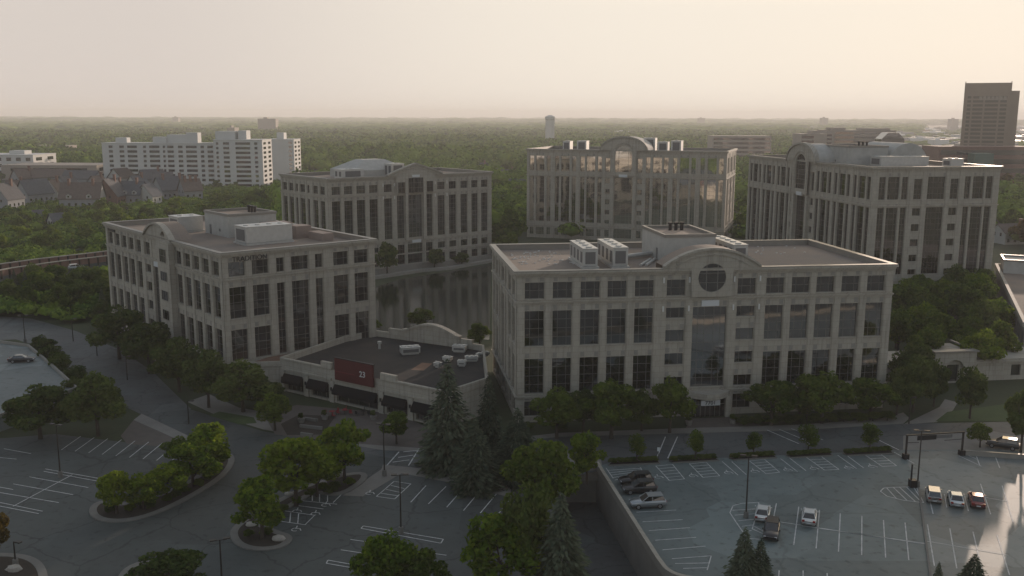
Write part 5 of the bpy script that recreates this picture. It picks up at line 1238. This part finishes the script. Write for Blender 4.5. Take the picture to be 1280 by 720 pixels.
def inpoly(x,y,P):
    c=False; k=len(P)
    for i in range(k):
        a,b=P[i],P[(i+1)%k]
        if (a[1]>y)!=(b[1]>y) and x<(b[0]-a[0])*(y-a[1])/(b[1]-a[1])+a[0]: c=not c
    return c
placed=[]
def fill(px,n,hr,kinds,label,group,dmin=5,cat='tree',sp=None):
    P=[at(*p) for p in px]; P=[(p.x,p.y) for p in P]; xs=[p[0] for p in P]; ys=[p[1] for p in P]; k=0; tries=0
    while k<n and tries<n*40:
        tries+=1; x,y=RND.uniform(min(xs),max(xs)),RND.uniform(min(ys),max(ys))
        if not inpoly(x,y,P) or not clear(x,y,4): continue
        if any((x-a)**2+(y-b)**2<dmin*dmin for a,b in placed[-400:]): continue
        h=RND.uniform(*hr); kd=RND.choice(kinds); tree(kd,(x,y,-.1),h,h*RND.uniform(.75,1.0) if kd not in 'sS' else h*.42,label,group=group); placed.append((x,y)); k+=1
fill([(-60,396),(0,391),(110,402),(150,430),(215,476),(175,440),(134,396),(128,362),(60,370),(-60,385)],50,(5.5,9.5),'mddDs','dark tree in the thicket between the brick bridge and the approach road','trees between bridge and approach road',4.5)
fill([(-80,345),(0,330),(130,312),(345,262),(345,245),(250,262),(0,282),(-80,286)],64,(6,10),'BMMBDm','bushy green tree between the brick bridge and the town houses','trees between bridge and town houses',6.5)
fill([(-80,262),(0,258),(240,250),(345,240),(345,215),(200,222),(0,228),(-80,232)],55,(6,10),'DMDMO','tree crowding round the town house roofs','trees around the town houses',7)
fill([(100,214),(400,212),(400,203),(330,202),(100,206)],40,(12,18),'DDM','dark tree standing in front of the white apartments','trees before the white apartments',9)
fill([(600,330),(655,330),(655,215),(590,205),(560,208),(610,240)],26,(8,13),'MBDM','tree in the gap between the pond block and the mirrored block','trees between the far blocks',6)
fill([(1118,470),(1240,470),(1278,425),(1262,372),(1190,362),(1122,380)],34,(7,12),'dmmb','tree in the grove between the long block and the arched gable block','grove behind the stone pavilion',5)
fill([(1250,330),(1290,325),(1290,225),(1256,222),(1252,260)],18,(8,13),'MMDO','tree right of the arched gable block','trees right of the arched gable block',6)
fill([(925,330),(942,330),(944,210),(928,205)],10,(9,14),'MB','tree squeezed in the gap between the two tall blocks','trees between the tall blocks',6)
fill([(1120,520),(1150,500),(1150,475),(1110,478),(1115,500)],4,(6,9),'d','dark tree beside the pavilion path at the right end of the facade','trees by the pavilion path',4)
fill([(-200,520),(-10,515),(20,500),(-10,432),(-200,425)],0,(5,6),'d','','')

# ------------------------------------------------------------------ far woodland, one mass
def woodland(name,label,bands,seed):
    rr=np.random.default_rng(seed); Vs=[];Fs=[];base=0; QV=[]
    t=(1+5**.5)/2; iv=np.array([(-1,t,0),(1,t,0),(-1,-t,0),(1,-t,0),(0,-1,t),(0,1,t),(0,-1,-t),(0,1,-t),(t,0,-1),(t,0,1),(-t,0,-1),(-t,0,1)])/math.sqrt(1+t*t)
    SF=np.array([(0,11,5),(0,5,1),(0,1,7),(0,7,10),(0,10,11),(1,5,9),(5,11,4),(11,10,2),(10,7,6),(7,1,8),(3,9,4),(3,4,2),(3,2,6),(3,6,8),(3,8,9),(4,9,5),(2,4,11),(6,2,10),(8,6,7),(9,8,1)])
    for (r0,r1,a0,a1,sp,h0,h1,w,nq,qs,rej) in bands:
        area=(r1*r1-r0*r0)/2*(a1-a0); n=int(area/(sp*sp)); rad=np.sqrt(rr.uniform(r0*r0,r1*r1,n)); an=rr.uniform(a0,a1,n)
        X,Y=np.sin(an)*rad,np.cos(an)*rad
        if rej:
            keep=np.array([clear(x,y,5 if rej is True else 1) and (inpoly(x,y,KEEP)==(rej=='low')) for x,y in zip(X,Y)],bool); X,Y=X[keep],Y[keep]
        patch=np.sin(X*.009+1.3)*np.sin(Y*.006+X*.002)
        if r0<2000 and rej!='low': keep=(patch>-.75)|(rr.uniform(0,1,len(X))<.3); X,Y=X[keep],Y[keep]
        n=len(X); h=rr.uniform(h0,h1,n)*(1+.25*np.sin(X*.013)*np.sin(Y*.011)); ww=w*rr.uniform(.65,1.35,n); sh=.82 if nq else 1.0
        P=iv[None]*(1+rr.normal(size=(n,12,1))*.14); V=np.empty((n,12,3)); V[:,:,0]=P[:,:,0]*ww[:,None]/2*sh+X[:,None]; V[:,:,1]=P[:,:,1]*ww[:,None]/2*sh+Y[:,None]; V[:,:,2]=P[:,:,2]*(h*.40*sh)[:,None]+(h*.55)[:,None]
        Fs.append((SF[None]+(np.arange(n)*12)[:,None,None]+base).reshape(-1,3)); Vs.append(V.reshape(-1,3)); base+=n*12
        if nq:
            m=n*nq; d=rr.normal(size=(m,3)); d/=np.linalg.norm(d,axis=1)[:,None]; d[:,2]=np.where(d[:,2]<-.2,-d[:,2],d[:,2])
            lob=rr.normal(size=(n,5,3)); lob/=np.linalg.norm(lob,axis=2)[:,:,None]; idx=np.repeat(np.arange(n),nq)
            rad=.86+.24*np.max(np.einsum('mj,mkj->mk',d,lob[idx]),axis=1)**3+rr.normal(size=m)*.05
            c=np.stack([X[idx]+d[:,0]*rad*ww[idx]/2,Y[idx]+d[:,1]*rad*ww[idx]/2,h[idx]*.55+d[:,2]*rad*h[idx]*.43],1)
            nr=d+rr.normal(size=(m,3))*.38; nr/=np.linalg.norm(nr,axis=1)[:,None]; tt=np.cross(nr,rr.normal(size=(m,3))); tt/=np.linalg.norm(tt,axis=1)[:,None]; bb=np.cross(nr,tt); s=qs*rr.uniform(.6,1.3,m)[:,None]
            Q=np.empty((m,4,3)); Q[:,0]=c-tt*s; Q[:,1]=c-bb*s*.8; Q[:,2]=c+tt*s; Q[:,3]=c+bb*s*.8; QV.append(Q.reshape(-1,3))
    V=np.concatenate(Vs+QV);Fx=np.concatenate(Fs); nt_=len(Fx); nqd=(len(V)-base)//4
    li=np.concatenate([Fx.reshape(-1),np.arange(base,len(V))]); ls=np.concatenate([np.arange(nt_)*3,nt_*3+np.arange(nqd)*4]); lt=np.concatenate([np.full(nt_,3),np.full(nqd,4)])
    me=bpy.data.meshes.new(name); me.vertices.add(len(V)); me.vertices.foreach_set('co',V.reshape(-1)); me.loops.add(len(li)); me.loops.foreach_set('vertex_index',li); me.polygons.add(len(ls)); me.polygons.foreach_set('loop_start',ls); me.polygons.foreach_set('loop_total',lt); me.materials.append(FOREST); me.update()
    o=link(name,me); tag(o,label,'woodland',kind='stuff'); return o
KEEP=[(at(*p).x,at(*p).y) for p in ((-90,390),(-90,224),(90,224),(250,226),(345,232),(350,340),(130,420))]
woodland('woodland','unbroken green tree canopy stretching to the hazy horizon',
 [(385,650,-.50,.08,10.5,8,14,11,120,.75,True),(385,650,.08,.36,11,8,14,11,110,.8,True),(420,700,.36,.56,12,8,13,11,110,.8,True),(650,1000,-.55,.46,14,8,18,15,64,1.25,True),(1000,1700,-.55,.36,19,9,19,22,40,2.4,True),(1700,2800,-.55,.36,24,10,17,27,12,4,False),(2800,6500,-.55,.40,42,6,21,52,0,0,False),(6500,12000,-.55,.5,120,6,34,170,0,0,False),(1250,4000,.36,.56,50,7,11,24,0,0,True)],3)
woodland('undergrowth','dense low green shrubs filling the ground between the left trees and houses',[(250,700,-.62,-.24,5.2,2.5,5.5,6.5,60,.5,'low')],4)
sheet('rear_car_park',[(-160,-130),(160,-130),(160,59.9),(-160,59.9)],.012,ASPH,px=False)
sheet('rear_car_park',[(-64,60),(5.4,60),(5.4,84),(-64,84)],.014,ASPH,px=False)
sheet('rear_car_park',[(26.2,60),(160,60),(160,86),(60,90.5),(26.2,94.5)],.014,ASPH,px=False)
# wood behind the viewpoint, mirrored by the facade glass
woodland('woodland','dark wood beyond the car parks on the viewer side',[(75,420,1.85,4.45,11,8,13,11,40,1.1,False)],9)
